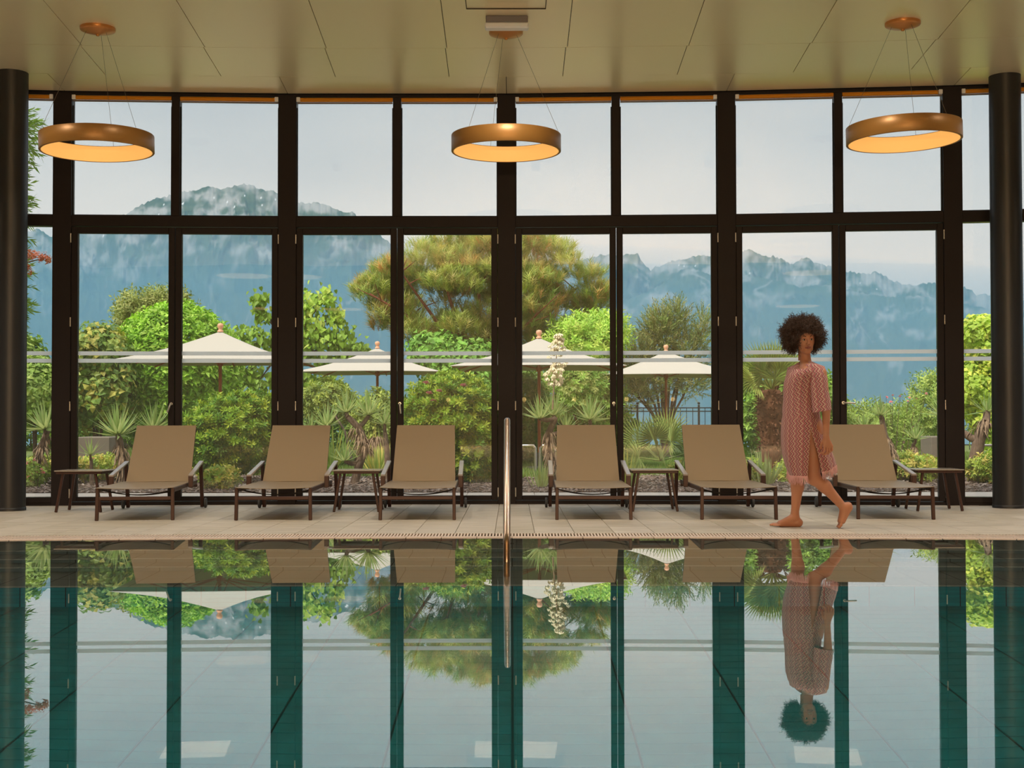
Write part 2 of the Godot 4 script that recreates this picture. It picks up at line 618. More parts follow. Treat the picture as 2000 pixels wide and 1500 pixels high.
func build_shell() -> void:
	# deck between pool and glass: separate tiles laid in straight courses on a slab that falls to the front
	var fl := thing("floor", "beige stone tiled deck between the pool and the glass front", "floor", Vector3.ZERO, 0.0, "", "structure")
	var mb := MB.new()
	var zs := [-10.24, -11.5, -13.0, -14.6]
	for i in 3:
		var y0 := deck_y(zs[i]) - 0.012
		var y1 := deck_y(zs[i + 1]) - 0.012
		mb.quad(Vector3(-13, y0, zs[i]), Vector3(13, y0, zs[i]), Vector3(13, y1, zs[i + 1]), Vector3(-13, y1, zs[i + 1]))
	mb.bx(0, -0.33, -12.2, 26, 0.3, 4.8)
	part(fl, "slab", mb.mesh(), M.grout)
	var tw := 0.318
	var tl := 0.62
	var shapes := {}
	for row in 6:
		var z0 := -10.225 - row * tl
		for c in range(-18, 19):
			var x := c * tw + 0.02
			var zc := z0 - tl / 2.0
			var deep := tl - 0.004
			var back := minf(z0, edge_z(x) - 0.345) if row == 0 else z0
			var far := maxf(z0 - tl, front_z(x) + 0.07)
			if row == 0:
				# the first course is cut along the grating
				back = edge_z(x) - 0.348
			if back - far < 0.03:
				continue
			zc = (back + far) / 2.0
			deep = back - far - 0.004
			var key := int(round(deep * 200.0))
			if not shapes.has(key):
				var t := MB.new()
				t.bx(0, 0, 0, tw - 0.004, 0.016, deep, 0.002)
				shapes[key] = t.mesh()
			var o := part(fl, "tile", shapes[key], M["deck_tile_%d" % rng.randi_range(0, 3)])
			o.position = Vector3(x, deck_y(zc) - 0.008, zc)
			o.rotation.x = -0.011
	var rest := MB.new()
	for s: float in [-1.0, 1.0]:
		for row in 6:
			for c in range(19, 40):
				var x := s * (c * tw)
				var z := -10.6 - row * tl
				if z < front_z(x) + 0.3 or z > edge_z(x) - 0.66:
					continue
				rest.box(Transform3D(Basis(Vector3.RIGHT, -0.011), Vector3(x, deck_y(z) - 0.008, z)), Vector3(tw - 0.004, 0.016, tl - 0.004))
	var ro := part(fl, "side_tiles", rest.mesh(), M.deck_tile_1)
	ro.set_meta("kind", "stuff")
	# near deck, where the photograph was taken from
	mb = MB.new()
	mb.bx(0, -0.15, 3.6, 26, 0.3, 12.8)
	solo("floor_near", mb.mesh(), M.deck_tile_2, "beige deck on the near side of the pool", "floor", "", "structure")
	mb = MB.new()
	for s: float in [-1.0, 1.0]:
		mb.bx(s * 11.2, -0.15, -6.4, 3.6, 0.3, 7.2)
	solo("floor_sides", mb.mesh(), M.deck_tile_1, "beige decks along the short ends of the pool", "floor", "", "structure")
	# walls
	mb = MB.new()
	mb.bx(-13.15, 2.2, -2.2, 0.3, 5.0, 24.6)
	solo("wall_left", mb.mesh(), M.plaster, "warm plaster end wall of the pool hall", "wall", "", "structure")
	mb = MB.new()
	mb.bx(13.15, 2.2, -2.2, 0.3, 5.0, 24.6)
	solo("wall_right", mb.mesh(), M.plaster, "warm plaster end wall opposite the other end wall", "wall", "", "structure")
	mb = MB.new()
	mb.bx(0, 2.2, 10.15, 26.6, 5.0, 0.3)
	solo("wall_back", mb.mesh(), M.plaster, "warm plaster wall behind the near deck", "wall", "", "structure")
	# ceiling: satin gold metal panels in courses that follow the glass front
	var ce := thing("ceiling", "satin gold metal panel ceiling above the pool", "ceiling", Vector3(0, CEIL, 0), 0.0, "", "structure")
	mb = MB.new()
	var top := MB.new()
	var n := 26
	for i in n:
		var x0 := -13.0 + 26.0 * i / n
		var x1 := -13.0 + 26.0 * (i + 1) / n
		var a := Vector3(x0, 0.014, front_z(x0) - 0.2)
		var b := Vector3(x1, 0.014, front_z(x1) - 0.2)
		var c := Vector3(x1, 0.014, 10.3)
		var d := Vector3(x0, 0.014, 10.3)
		mb.quad(a, b, c, d)
		var u := Vector3(0, 0.45, 0)
		mb.quad(a + u, d + u, c + u, b + u)
		mb.quad(b, a, a + u, b + u)
	part(ce, "slab", mb.mesh(), M.ceiling_gap)
	# courses: distance in front of the glass line, panel width there
	var rows := [0.10, 0.80, 1.86, 3.45, 5.05, 6.65, 8.25, 9.85, 11.45, 13.05, 14.65, 16.25]
	for r in rows.size() - 1:
		var w := 2.395 if r == 0 else 1.2
		var shift := -0.056 if r == 0 else (-0.66 if r == 1 else -0.645)
		var k0 := -5 if r == 0 else -10
		for k in range(k0, -k0 + 1):
			var xa := shift + k * w
			var xb := xa + w
			if xb < -12.9 or xa > 12.9:
				continue
			var g := 0.0035
			var far_: float = rows[r] + g
			var near_: float = rows[r + 1] - g
			var fan := func(x: float, off: float) -> Vector3:
				return Vector3(x * (1.0 - off * 0.022), 0, front_z(x) + off)
			var P := [fan.call(xa + g, near_), fan.call(xb - g, near_), fan.call(xb - g, far_), fan.call(xa + g, far_)]
			var pb := MB.new()
			var h := Vector3(0, 0.012, 0)
			# seen from below
			pb.quad(P[0], P[3], P[2], P[1])
			for e in 4:
				var p0: Vector3 = P[e]
				var p1: Vector3 = P[(e + 1) % 4]
				pb.quad(p0, p1, p1 + h, p0 + h)
			pb.quad(P[0] + h, P[1] + h, P[2] + h, P[3] + h)
			part(ce, "panel", pb.mesh(), M.ceiling_panel)
	# service hatch frame between the lamps
	mb = MB.new()
	var hc := on(988, -8, CEIL)
	for s: float in [-1.0, 1.0]:
		mb.bx(hc.x + s * 0.34, -0.004, hc.z, 0.006, 0.008, 0.66)
		mb.bx(hc.x, -0.004, hc.z + s * 0.33, 0.686, 0.008, 0.006)
	part(ce, "hatch_edge", mb.mesh(), M.ceiling_gap)
	# the two round columns
	for c in [[-5.11, -13.03, "round black column beside the side table and end lounger with open left arm gap"], [5.12, -13.22, "round"]]:
		var cb := MB.new()
		var hh := CEIL - deck_y(c[1])
		cb.lathe(Transform3D(), [Vector2(0.158, 0), Vector2(0.158, hh)], 48)
		var cn := thing("column", "round black steel column by the red maple twig" if c[0] < 0 else "round black steel column by the pale maple tree", "column", Vector3(c[0], deck_y(c[1]), c[1]), 0.0, "", "structure")
		part(cn, "shaft", cb.mesh(), M.column_paint)
		cb = MB.new()
		cb.lathe(Transform3D(), [Vector2(0.162, 0.0), Vector2(0.162, 0.03), Vector2(0.158, 0.034)], 48)
		part(cn, "foot_ring", cb.mesh(), M.column_paint)
	# emergency light on the ceiling in front of the middle lamp
	var ep := on(990, 36, CEIL)
	var el := thing("emergency_light", "grey ceiling light box with clear ribbed lens above the middle ring lamp", "light", Vector3(ep.x, CEIL, ep.z + 0.04), 0.0)
	mb = MB.new()
	mb.bx(0, -0.03, 0, 0.37, 0.06, 0.1, 0.006)
	part(el, "housing", mb.mesh(), M.blind_bar)
	mb = MB.new()
	mb.bx(0, -0.085, 0, 0.385, 0.05, 0.11, 0.012)
	part(el, "lens", mb.mesh(), M.white_plastic)


# ---------------------------------------------------------------- the glass front
func build_front() -> void:
	var wf := thing("wall_front", "dark brown metal posts and rails of the curved glass front", "wall", Vector3.ZERO, 0.0, "", "structure")
	for i in BAYS.size():
		var p := V(BAYS[i])
		var slope := (front_z(BAYS[i] + 0.1) - front_z(BAYS[i] - 0.1)) / 0.2
		var turn := -atan(slope)
		var mb := MB.new()
		mb.bx(0, CEIL / 2.0 - 0.05, 0.0, 0.196, CEIL + 0.1, 0.15, 0.004)
		var o := part(wf, "mullion", mb.mesh(), M.window_frame)
		o.position = p
		o.rotation.y = turn
	var door_no := 0
	var win_no := 0
	var hinge := MB.new()
	hinge.lathe(Transform3D(), [Vector2(0.0, -0.05), Vector2(0.008, -0.05), Vector2(0.008, 0.05), Vector2(0.0, 0.05)], 10)
	var hinge_mesh := hinge.mesh()
	for i in BAYS.size() - 1:
		var a := V(BAYS[i])
		var b := V(BAYS[i + 1])
		var mid := (a + b) / 2.0
		var turn := atan2(-(b - a).z, (b - a).x)
		var L := a.distance_to(b)
		var base := Transform3D(Basis(Vector3.UP, turn), mid)
		var clear := L - 0.196
		var has_doors := i >= 3 and i <= 6
		# rails of this bay
		var mb := MB.new()
		mb.bx(0, 3.04, 0, clear, 0.118, 0.13, 0.004)
		var o := part(wf, "transom", mb.mesh(), M.window_frame)
		o.transform = base
		mb = MB.new()
		mb.bx(0, 4.424, 0, clear, 0.032, 0.13, 0.003)
		o = part(wf, "head_rail", mb.mesh(), M.window_frame)
		o.transform = base
		mb = MB.new()
		mb.bx(0, 3.754, 0, 0.088, 1.31, 0.13, 0.004)
		o = part(wf, "upper_post", mb.mesh(), M.window_frame)
		o.transform = base
		mb = MB.new()
		mb.bx(0, -0.03, -0.02, clear, 0.05, 0.16, 0.004)
		o = part(wf, "threshold", mb.mesh(), M.window_frame)
		o.transform = base
		if not has_doors:
			mb = MB.new()
			mb.bx(0, 1.49, 0, 0.088, 2.98, 0.13, 0.004)
			mb.bx(0, 0.02, 0, clear, 0.06, 0.13, 0.004)
			o = part(wf, "lower_post", mb.mesh(), M.window_frame)
			o.transform = base
		for s in [-1, 1]:
			var half := (clear - 0.088) / 2.0
			var cx: float = s * (0.044 + half / 2.0)
			win_no += 1
			var w := thing("window_%d" % win_no, "clear upper pane of the glass front under its roller blind", "window", base * Vector3(cx, 3.1, 0), turn, "upper panes of the glass front", "structure")
			mb = MB.new()
			mb.bx(0, 0.654, 0, half, 1.306, 0.012)
			part(w, "pane", mb.mesh(), M.glass)
			mb = MB.new()
			for e: float in [-1.0, 1.0]:
				mb.bx(e * (half / 2.0 - 0.006), 0.6, 0.018, 0.012, 1.2, 0.012)
				if e < 0:
					mb.bx(0, 0.006, 0.018, half - 0.024, 0.012, 0.012)
			part(w, "glazing_bead", mb.mesh(), M.frame_gap)
			# roller blind rolled up at the head
			var bl := thing("roller_blind", "rolled up orange blind at the head of an upper pane", "blind", base * Vector3(cx, 4.383, 0.045), turn, "orange roller blinds along the glass front")
			mb = MB.new()
			mb.lathe(Transform3D(Basis(Vector3.FORWARD, PI / 2), Vector3(-half / 2.0 + 0.004, 0, 0)), [Vector2(0, 0), Vector2(0.023, 0), Vector2(0.023, half - 0.008), Vector2(0, half - 0.008)], 16)
			part(bl, "fabric_roll", mb.mesh(), M.blind_fabric)
			mb = MB.new()
			mb.bx(0, -0.035, 0, half - 0.01, 0.018, 0.02, 0.003)
			part(bl, "bottom_bar", mb.mesh(), M.blind_bar)
			mb = MB.new()
			mb.bx(s * (half / 2.0 - 0.022), 0.0, 0.008, 0.04, 0.05, 0.05, 0.004)
			part(bl, "end_cap", mb.mesh(), M.white_plastic)
			if has_doors:
				door_no += 1
				var wl := clear / 2.0 - 0.006
				var dx: float = s * (clear / 4.0)
				var d := thing("door_%d" % door_no, "dark framed glass door leaf with two white safety stripes", "door", base * Vector3(dx, 0, 0), turn, "glass door leaves of the front", "structure")
				var st := 0.068
				for e: float in [-1.0, 1.0]:
					mb = MB.new()
					mb.bx(e * (wl / 2.0 - st / 2.0), 1.487, 0.022, st, 2.97, 0.075, 0.005)
					part(d, "stile", mb.mesh(), M.window_frame)
				mb = MB.new()
				mb.bx(0, 2.938, 0.022, wl - 2 * st, 0.068, 0.075, 0.005)
				part(d, "rail", mb.mesh(), M.window_frame)
				mb = MB.new()
				mb.bx(0, 0.026, 0.022, wl - 2 * st, 0.048, 0.075, 0.005)
				part(d, "rail", mb.mesh(), M.window_frame)
				var gw := wl - 2 * st
				mb = MB.new()
				mb.bx(0, 1.477, 0.01, gw, 2.856, 0.012)
				var pane := part(d, "pane", mb.mesh(), M.glass)
				for h: float in [1.603, 1.523]:
					mb = MB.new()
					mb.bx(0, h, 0.0175, gw, 0.043, 0.002)
					part(pane, "stripe", mb.mesh(), M.film)
				for h: float in [2.85, 1.94, 1.03, 0.09]:
					var hg := part(d, "hinge", hinge_mesh, M.steel)
					hg.position = Vector3(s * (wl / 2.0 + 0.004), h, 0.068)
				if s == (-1 if i in [3] else 1 if i == 4 else -1 if i == 5 else 1):
					var hd := MB.new()
					var hx: float = -s * (wl / 2.0 - 0.03)
					hd.lathe(Transform3D(Basis(Vector3.RIGHT, PI / 2), Vector3(hx, 1.055, 0.06)), [Vector2(0, 0), Vector2(0.016, 0), Vector2(0.016, 0.01), Vector2(0, 0.01)], 16)
					var tip := Vector3(-0.035, -0.095, 0.0) if i == 3 else Vector3(0.012, -0.11, 0) if i == 4 else Vector3(0, -0.03, 0) if i == 5 else Vector3(0.12, -0.006, 0)
					hd.tube([Vector3(hx, 1.055, 0.06), Vector3(hx, 1.055, 0.1), Vector3(hx, 1.055, 0.105) + tip * 0.4, Vector3(hx, 1.055, 0.1) + tip], [0.009, 0.009, 0.01, 0.009], 10)
					part(d, "handle", hd.mesh(), M.steel)
			else:
				mb = MB.new()
				mb.bx(0, 1.515, 0.0, half, 2.93, 0.012)
				win_no += 1
				w = thing("window_%d" % win_no, "tall fixed lower pane beside the doors with two white stripes", "window", base * Vector3(cx, 0, 0), turn, "fixed lower panes of the glass front", "structure")
				var pane := part(w, "pane", mb.mesh(), M.glass)
				for h: float in [1.603, 1.523]:
					mb = MB.new()
					mb.bx(0, h, 0.0075, half, 0.043, 0.002)
					part(pane, "stripe", mb.mesh(), M.film)


# ---------------------------------------------------------------- the pool
func build_pool() -> void:
	var near := -2.8
	var depth := -1.35
	# steps down from the far edge: (distance from the edge, level of the tread)
	var steps := [[0.0, 0.0], [0.62, -0.16], [0.96, -0.33], [1.24, -0.50], [1.95, -0.67]]
	var basin := thing("pool_basin", "teal tiled swimming pool basin with wide underwater steps", "pool", Vector3.ZERO, 0.0, "", "structure")
	var mb := MB.new()
	# concrete behind the tiles
	mb.bx(0, depth - 0.17, -6.2, 19.2, 0.3, 8.2)
	mb.bx(-9.3, depth / 2 - 0.05, -6.3, 0.2, -depth + 0.1, 7.0)
	mb.bx(9.3, depth / 2 - 0.05, -6.3, 0.2, -depth + 0.1, 7.0)
	mb.bx(0, depth / 2 - 0.05, near + 0.1, 18.6, -depth + 0.1, 0.2)
	part(basin, "shell", mb.mesh(), M.pool_grout)
	var tiles := MB.new()
	var w := 0.5
	var l := 0.125
	for c in range(-19, 19):
		for r in 62:
			var z := near - 0.02 - r * l
			if z - l < edge_z(c * w) + 1.8:
				continue
			tiles.bx(c * w + w / 2.0, depth - 0.012, z - l / 2.0, w - 0.01, 0.02, l - 0.006, 0.003)
	var to := part(basin, "floor_tiles", tiles.mesh(), M.pool_tile)
	to.set_meta("kind", "stuff")
	# steps: treads and risers as tiles on a dark bed, following the curved edge
	var bed := MB.new()
	var st := MB.new()
	var low := MB.new()
	var nose := MB.new()
	var tw := 0.272
	for k in steps.size() - 1:
		var lev: float = steps[k + 1][1]
		var prev: float = steps[k][1]
		var near_off: float = steps[k + 1][0]
		var far_off: float = steps[k][0]
		for c in range(-34, 34):
			var x0 := c * tw + (0.1 if k % 2 else 0.0)
			var x1 := x0 + tw
			if absf(x0) > 9.1:
				continue
			var g := 0.003
			var q := func(x: float, off: float, y: float) -> Vector3:
				return Vector3(x, y, edge_z(x) + off)
			# bed, a little deeper than the tiles
			bed.quad(q.call(x0, near_off, lev - 0.004), q.call(x1, near_off, lev - 0.004), q.call(x1, far_off, lev - 0.004), q.call(x0, far_off, lev - 0.004))
			bed.quad(q.call(x0, far_off - 0.004, lev), q.call(x1, far_off - 0.004, lev), q.call(x1, far_off - 0.004, prev), q.call(x0, far_off - 0.004, prev))
			# riser tile
			st.quad(q.call(x0 + g, far_off, lev + g), q.call(x1 - g, far_off, lev + g), q.call(x1 - g, far_off, prev - g), q.call(x0 + g, far_off, prev - g))
			# pale non-slip nosing tile at the front of the tread
			nose.quad(q.call(x0 + g, near_off, lev + 0.002), q.call(x1 - g, near_off, lev + 0.002), q.call(x1 - g, near_off - 0.06, lev + 0.002), q.call(x0 + g, near_off - 0.06, lev + 0.002))
			# tread tiles
			var nt := 2 if near_off - far_off > 0.4 else 1
			for t in nt:
				var o1 := lerpf(near_off, far_off, float(t) / nt) - g
				var o0 := lerpf(near_off, far_off, float(t + 1) / nt) + g
				st.quad(q.call(x0 + g, o1, lev), q.call(x1 - g, o1, lev), q.call(x1 - g, o0, lev), q.call(x0 + g, o0, lev))
	# the drop from the lowest step to the floor
	for c in range(-34, 34):
		var x0 := c * tw
		var x1 := x0 + tw
		var off: float = steps[-1][0]
		var lv: float = steps[-1][1]
		bed.quad(Vector3(x0, depth, edge_z(x0) + off - 0.004), Vector3(x1, depth, edge_z(x1) + off - 0.004), Vector3(x1, lv, edge_z(x1) + off - 0.004), Vector3(x0, lv, edge_z(x0) + off - 0.004))
		for r in 5:
			var ya := depth + (lv - depth) * r / 5.0 + 0.003
			var yb := depth + (lv - depth) * (r + 1) / 5.0 - 0.003
			low.quad(Vector3(x0 + 0.003, ya, edge_z(x0) + off), Vector3(x1 - 0.003, ya, edge_z(x1) + off), Vector3(x1 - 0.003, yb, edge_z(x1) + off), Vector3(x0 + 0.003, yb, edge_z(x0) + off))
	part(basin, "step_bed", bed.mesh(), M.step_grout)
	var so := part(basin, "step_tiles", st.mesh(), M.step_tile)
	so.set_meta("kind", "stuff")
	so = part(basin, "nosing_tiles", nose.mesh(), M.step_nosing)
	so.set_meta("kind", "stuff")
	so = part(basin, "drop_tiles", low.mesh(), M.pool_tile)
	so.set_meta("kind", "stuff")
	# wall tiles of the other three sides
	mb = MB.new()
	for s: float in [-1.0, 1.0]:
		for c in 26:
			for r in 5:
				mb.bx(s * 9.195, depth + 0.135 + r * 0.27, near - 0.15 - c * 0.25, 0.012, 0.264, 0.244)
	so = part(basin, "wall_tiles", mb.mesh(), M.pool_tile)
	so.set_meta("kind", "stuff")
	# water: a closed body that reaches a little way into the basin
	mb = MB.new()
	var lev := -0.003
	var n := 24
	var bottom := depth - 0.1
	for i in n:
		var x0 := -9.22 + 18.44 * i / n
		var x1 := -9.22 + 18.44 * (i + 1) / n
		var a := Vector3(x0, lev, near + 0.05)
		var b := Vector3(x1, lev, near + 0.05)
		var c := Vector3(x1, lev, edge_z(x1) - 0.03)
		var d := Vector3(x0, lev, edge_z(x0) - 0.03)
		var dn := Vector3(0, bottom - lev, 0)
		mb.quad(a, b, c, d)
		mb.quad(a + dn, d + dn, c + dn, b + dn)
		mb.quad(a + dn, b + dn, b, a)
		mb.quad(c + dn, d + dn, d, c)
		if i == 0:
			mb.quad(d + dn, a + dn, a, d)
		if i == n - 1:
			mb.quad(b + dn, c + dn, c, b)
	solo("pool_water", mb.mesh(), M.water, "still clear water of the swimming pool", "water", "", "structure")
	# unseen underwater lamps in the near wall, added to brighten the teal basin
	for x: float in [-7.0, -3.5, 0.0, 3.5, 7.0]:
		var t := thing("added_pool_lamp", "unseen round underwater lamp added to brighten the pool", "lamp", Vector3(x, -0.75, near), 0.0, "added underwater lamps in the near pool wall")
		var pm := MB.new()
		pm.lathe(Transform3D(Basis(Vector3.RIGHT, -PI / 2), Vector3.ZERO), [Vector2(0.13, 0), Vector2(0.13, 0.02), Vector2(0.1, 0.03), Vector2(0.1, 0.012)], 24)
		part(t, "added_lamp_ring", pm.mesh(), M.steel)
		pm = MB.new()
		pm.lathe(Transform3D(Basis(Vector3.RIGHT, -PI / 2), Vector3.ZERO), [Vector2(0.1, 0.012), Vector2(0.06, 0.02), Vector2(0.0, 0.022)], 24)
		part(t, "added_lamp_lens", pm.mesh(), M.added_pool_lamp_glow)
		var lamp := AreaLight3D.new()
		lamp.name = "added_pool_light"
		lamp.light_color = Color(0.82, 1.0, 1.0)
		lamp.light_energy = 1.4
		lamp.area_size = Vector2(0.18, 0.18)
		lamp.area_normalize_energy = true
		lamp.area_range = 30.0
		lamp.area_attenuation = 2.0
		lamp.shadow_enabled = true
		t.add_child(lamp)
		lamp.position = Vector3(0, 0, -0.035)
	# coping tiles and overflow grating along the far edge
	var cp := thing("pool_coping", "pinkish tiled coping strip at the far edge of the water", "coping", Vector3.ZERO, 0.0, "", "structure")
	for c in range(-34, 34):
		var x0 := c * tw
		if absf(x0) > 9.2:
			continue
		var t := MB.new()
		var x1 := x0 + tw - 0.003
		var ang := atan2(edge_z(x0) - edge_z(x1), x1 - x0)
		t.box(Transform3D(Basis(Vector3.UP, ang), Vector3((x0 + x1) / 2, -0.012, (edge_z(x0) + edge_z(x1)) / 2 - 0.055)), Vector3(x1 - x0, 0.028, 0.11), 0.004)
		part(cp, "tile", t.mesh(), M.coping)
	var gr := thing("overflow_grating", "pale slatted overflow grating along the far pool edge", "grating")
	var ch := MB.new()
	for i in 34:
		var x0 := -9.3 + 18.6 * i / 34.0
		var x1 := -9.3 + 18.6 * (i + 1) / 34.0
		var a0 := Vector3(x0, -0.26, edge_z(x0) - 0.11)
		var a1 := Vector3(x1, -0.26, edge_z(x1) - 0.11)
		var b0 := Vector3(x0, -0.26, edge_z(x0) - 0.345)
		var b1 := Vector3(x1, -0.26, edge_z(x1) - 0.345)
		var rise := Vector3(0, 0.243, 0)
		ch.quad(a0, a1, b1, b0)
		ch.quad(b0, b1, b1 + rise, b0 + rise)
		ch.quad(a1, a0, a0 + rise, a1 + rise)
	part(gr, "channel", ch.mesh(), M.shaded_channel_stone)
	var bars := MB.new()
	var x := -9.2
	while x < 9.2:
		var slope := (edge_z(x + 0.05) - edge_z(x - 0.05)) / 0.1
		bars.box(Transform3D(Basis(Vector3.UP, -atan(slope)), Vector3(x, -0.009, edge_z(x) - 0.2285)), Vector3(0.0125, 0.018, 0.229))
		x += 0.025
	so = part(gr, "slats", bars.mesh(), M.grating_bar)
	so.set_meta("kind", "stuff")


func build_rail() -> void:
	var r := thing("pool_handrail", "brushed steel handrail sloping from the pool edge into the water", "handrail", Vector3(-0.036, 0, -9.6))
	var pts := []
	var ra := 0.023
	pts.append(Vector3(0, -0.16, 0))
	pts.append(Vector3(0, 0.5, 0))
	pts.append(Vector3(0, 0.80, 0))
	for k in 9:
		var a := PI * 0.72 * k / 8.0
		pts.append(Vector3(0, 0.82 + 0.08 * sin(a), 0.08 - 0.08 * cos(a)))
	pts.append(Vector3(0, 0.16, 1.24))
	for k in 6:
		var a := 0.25 * k
		pts.append(Vector3(0, 0.13 - 0.03 * k, 1.27 + 0.035 * sin(minf(a, 1.2))))
	pts.append(Vector3(0, -0.66, 1.305))
	var mb := MB.new()
	mb.tube(pts, ra, 20)
	part(r, "tube", mb.mesh(), M.rail_steel)
	mb = MB.new()
	mb.lathe(Transform3D(Basis(), Vector3(0, -0.16, 0)), [Vector2(0.0, 0), Vector2(0.05, 0), Vector2(0.05, 0.008), Vector2(0.026, 0.014), Vector2(0.0, 0.014)], 24)
	part(r, "flange", mb.mesh(), M.rail_steel)


# ---------------------------------------------------------------- garden ground, lake, mountains
func ground_y(x: float, z: float) -> float:
	return 0.01 + 0.05 * sin(x * 0.7 + z * 0.4) * clampf((-z - 15.5) / 6.0, 0, 1)

func build_ground() -> void:
	var strip := func(z0: float, z1: float, rows: int, half: float, lift: float) -> ArrayMesh:
		var p := []
		for r in rows + 1:
			var row := []
			for c in 41:
				var x := half * (c / 20.0 - 1.0)
				var z := lerpf(z0, z1, float(r) / rows)
				row.append(Vector3(x, ground_y(x, z) + lift, z))
			p.append(row)
		var mb := MB.new()
		mb.sheet(p, null, false, 0.3)
		return mb.mesh()
	# paving slabs just outside the doors
	var pv := thing("terrace_paving", "pale stone paving strip outside the glass doors", "paving", Vector3.ZERO, 0.0, "", "structure")
	for i in 34:
		var x := -13.0 + i * 0.78
		var z0 := front_z(x + 0.39) - 0.1
		var mb := MB.new()
		mb.bx(x + 0.388, -0.03, (z0 - 15.15) / 2.0, 0.775, 0.08, 15.15 + z0, 0.004)
		part(pv, "slab", mb.mesh(), M.stone_paving)
	var bed := solo("planting_bed", strip.call(-15.1, -19.0, 10, 16.0, 0.0), M.mulch, "brown bark mulch bed outside the paving", "bed", "", "structure")
	# loose bark chips
	var chip := MB.new()
	chip.colored = true
	chip.bx(0, 0, 0, 0.05, 0.012, 0.022, 0.003)
	var P := []
	var C := []
	for i in 9000:
		var x := rng.randf_range(-7.2, 7.2)
		var z := -15.15 - 3.9 * pow(rng.randf(), 1.3)
		var b := Basis.from_euler(Vector3(rng.randf_range(-0.6, 0.6), rng.randf() * TAU, rng.randf_range(-0.5, 0.5))).scaled(Vector3.ONE * rng.randf_range(0.5, 1.4))
		P.append(Transform3D(b, Vector3(x, ground_y(x, z) + 0.008, z)))
		var k := rng.randf_range(0.6, 1.5)
		C.append(Color(0.21 * k, 0.155 * k, 0.13 * k) if rng.randf() < 0.75 else Color(0.33 * k, 0.28 * k, 0.25 * k))
	many(bed, "bark_chips", chip.mesh(), M.chip, P, C)
	var lawn := solo("lawn", strip.call(-18.9, -34.0, 20, 24.0, 0.01), M.lawn_soil, "short green lawn under the parasols", "lawn", "", "structure")
	var blade := MB.new()
	blade.colored = true
	for i in 7:
		var a := TAU * i / 7.0 + 0.3
		var d := Vector3(cos(a), 0, sin(a))
		var s := Vector3(-sin(a), 0, cos(a)) * 0.006
		var root := d * 0.02
		var tip := d * 0.055 + Vector3(0, 0.07, 0)
		blade.tri(root - s, root + s, tip)
	P = []
	C = []
	for i in 26000:
		var x := rng.randf_range(-9.5, 9.5)
		var z := -18.8 - 10.0 * rng.randf()
		P.append(Transform3D(Basis(Vector3.UP, rng.randf() * TAU).scaled(Vector3.ONE * rng.randf_range(0.7, 1.3)), Vector3(x, ground_y(x, z) + 0.01, z)))
		var k := rng.randf_range(0.7, 1.3)
		C.append(Color(0.17 * k, 0.27 * k, 0.045 * k))
	many(lawn, "grass_blades", blade.mesh(), M.leaf, P, C)
	# the bank below the garden, and the lake
	var mb := MB.new()
	mb.quad(Vector3(-60, 0.0, -33.9), Vector3(60, 0.0, -33.9), Vector3(90, -12.5, -60), Vector3(-90, -12.5, -60))
	solo("lake_bank", mb.mesh(), M.lawn_soil, "grassy bank falling from the garden to the lake", "bank", "", "structure")
	mb = MB.new()
	mb.quad(Vector3(-9000, -12, -50), Vector3(9000, -12, -50), Vector3(9000, -12, -9000), Vector3(-9000, -12, -9000))
	solo("lake", mb.mesh(), M.lake, "pale blue lake below the garden", "lake", "", "structure")


func ridge_at(line: Array, px: float) -> float:
	for i in line.size() - 1:
		if px <= line[i + 1][0]:
			var t := clampf((px - line[i][0]) / (line[i + 1][0] - line[i][0]), 0, 1)
			return lerpf(line[i][1], line[i + 1][1], t)
	return line[-1][1]


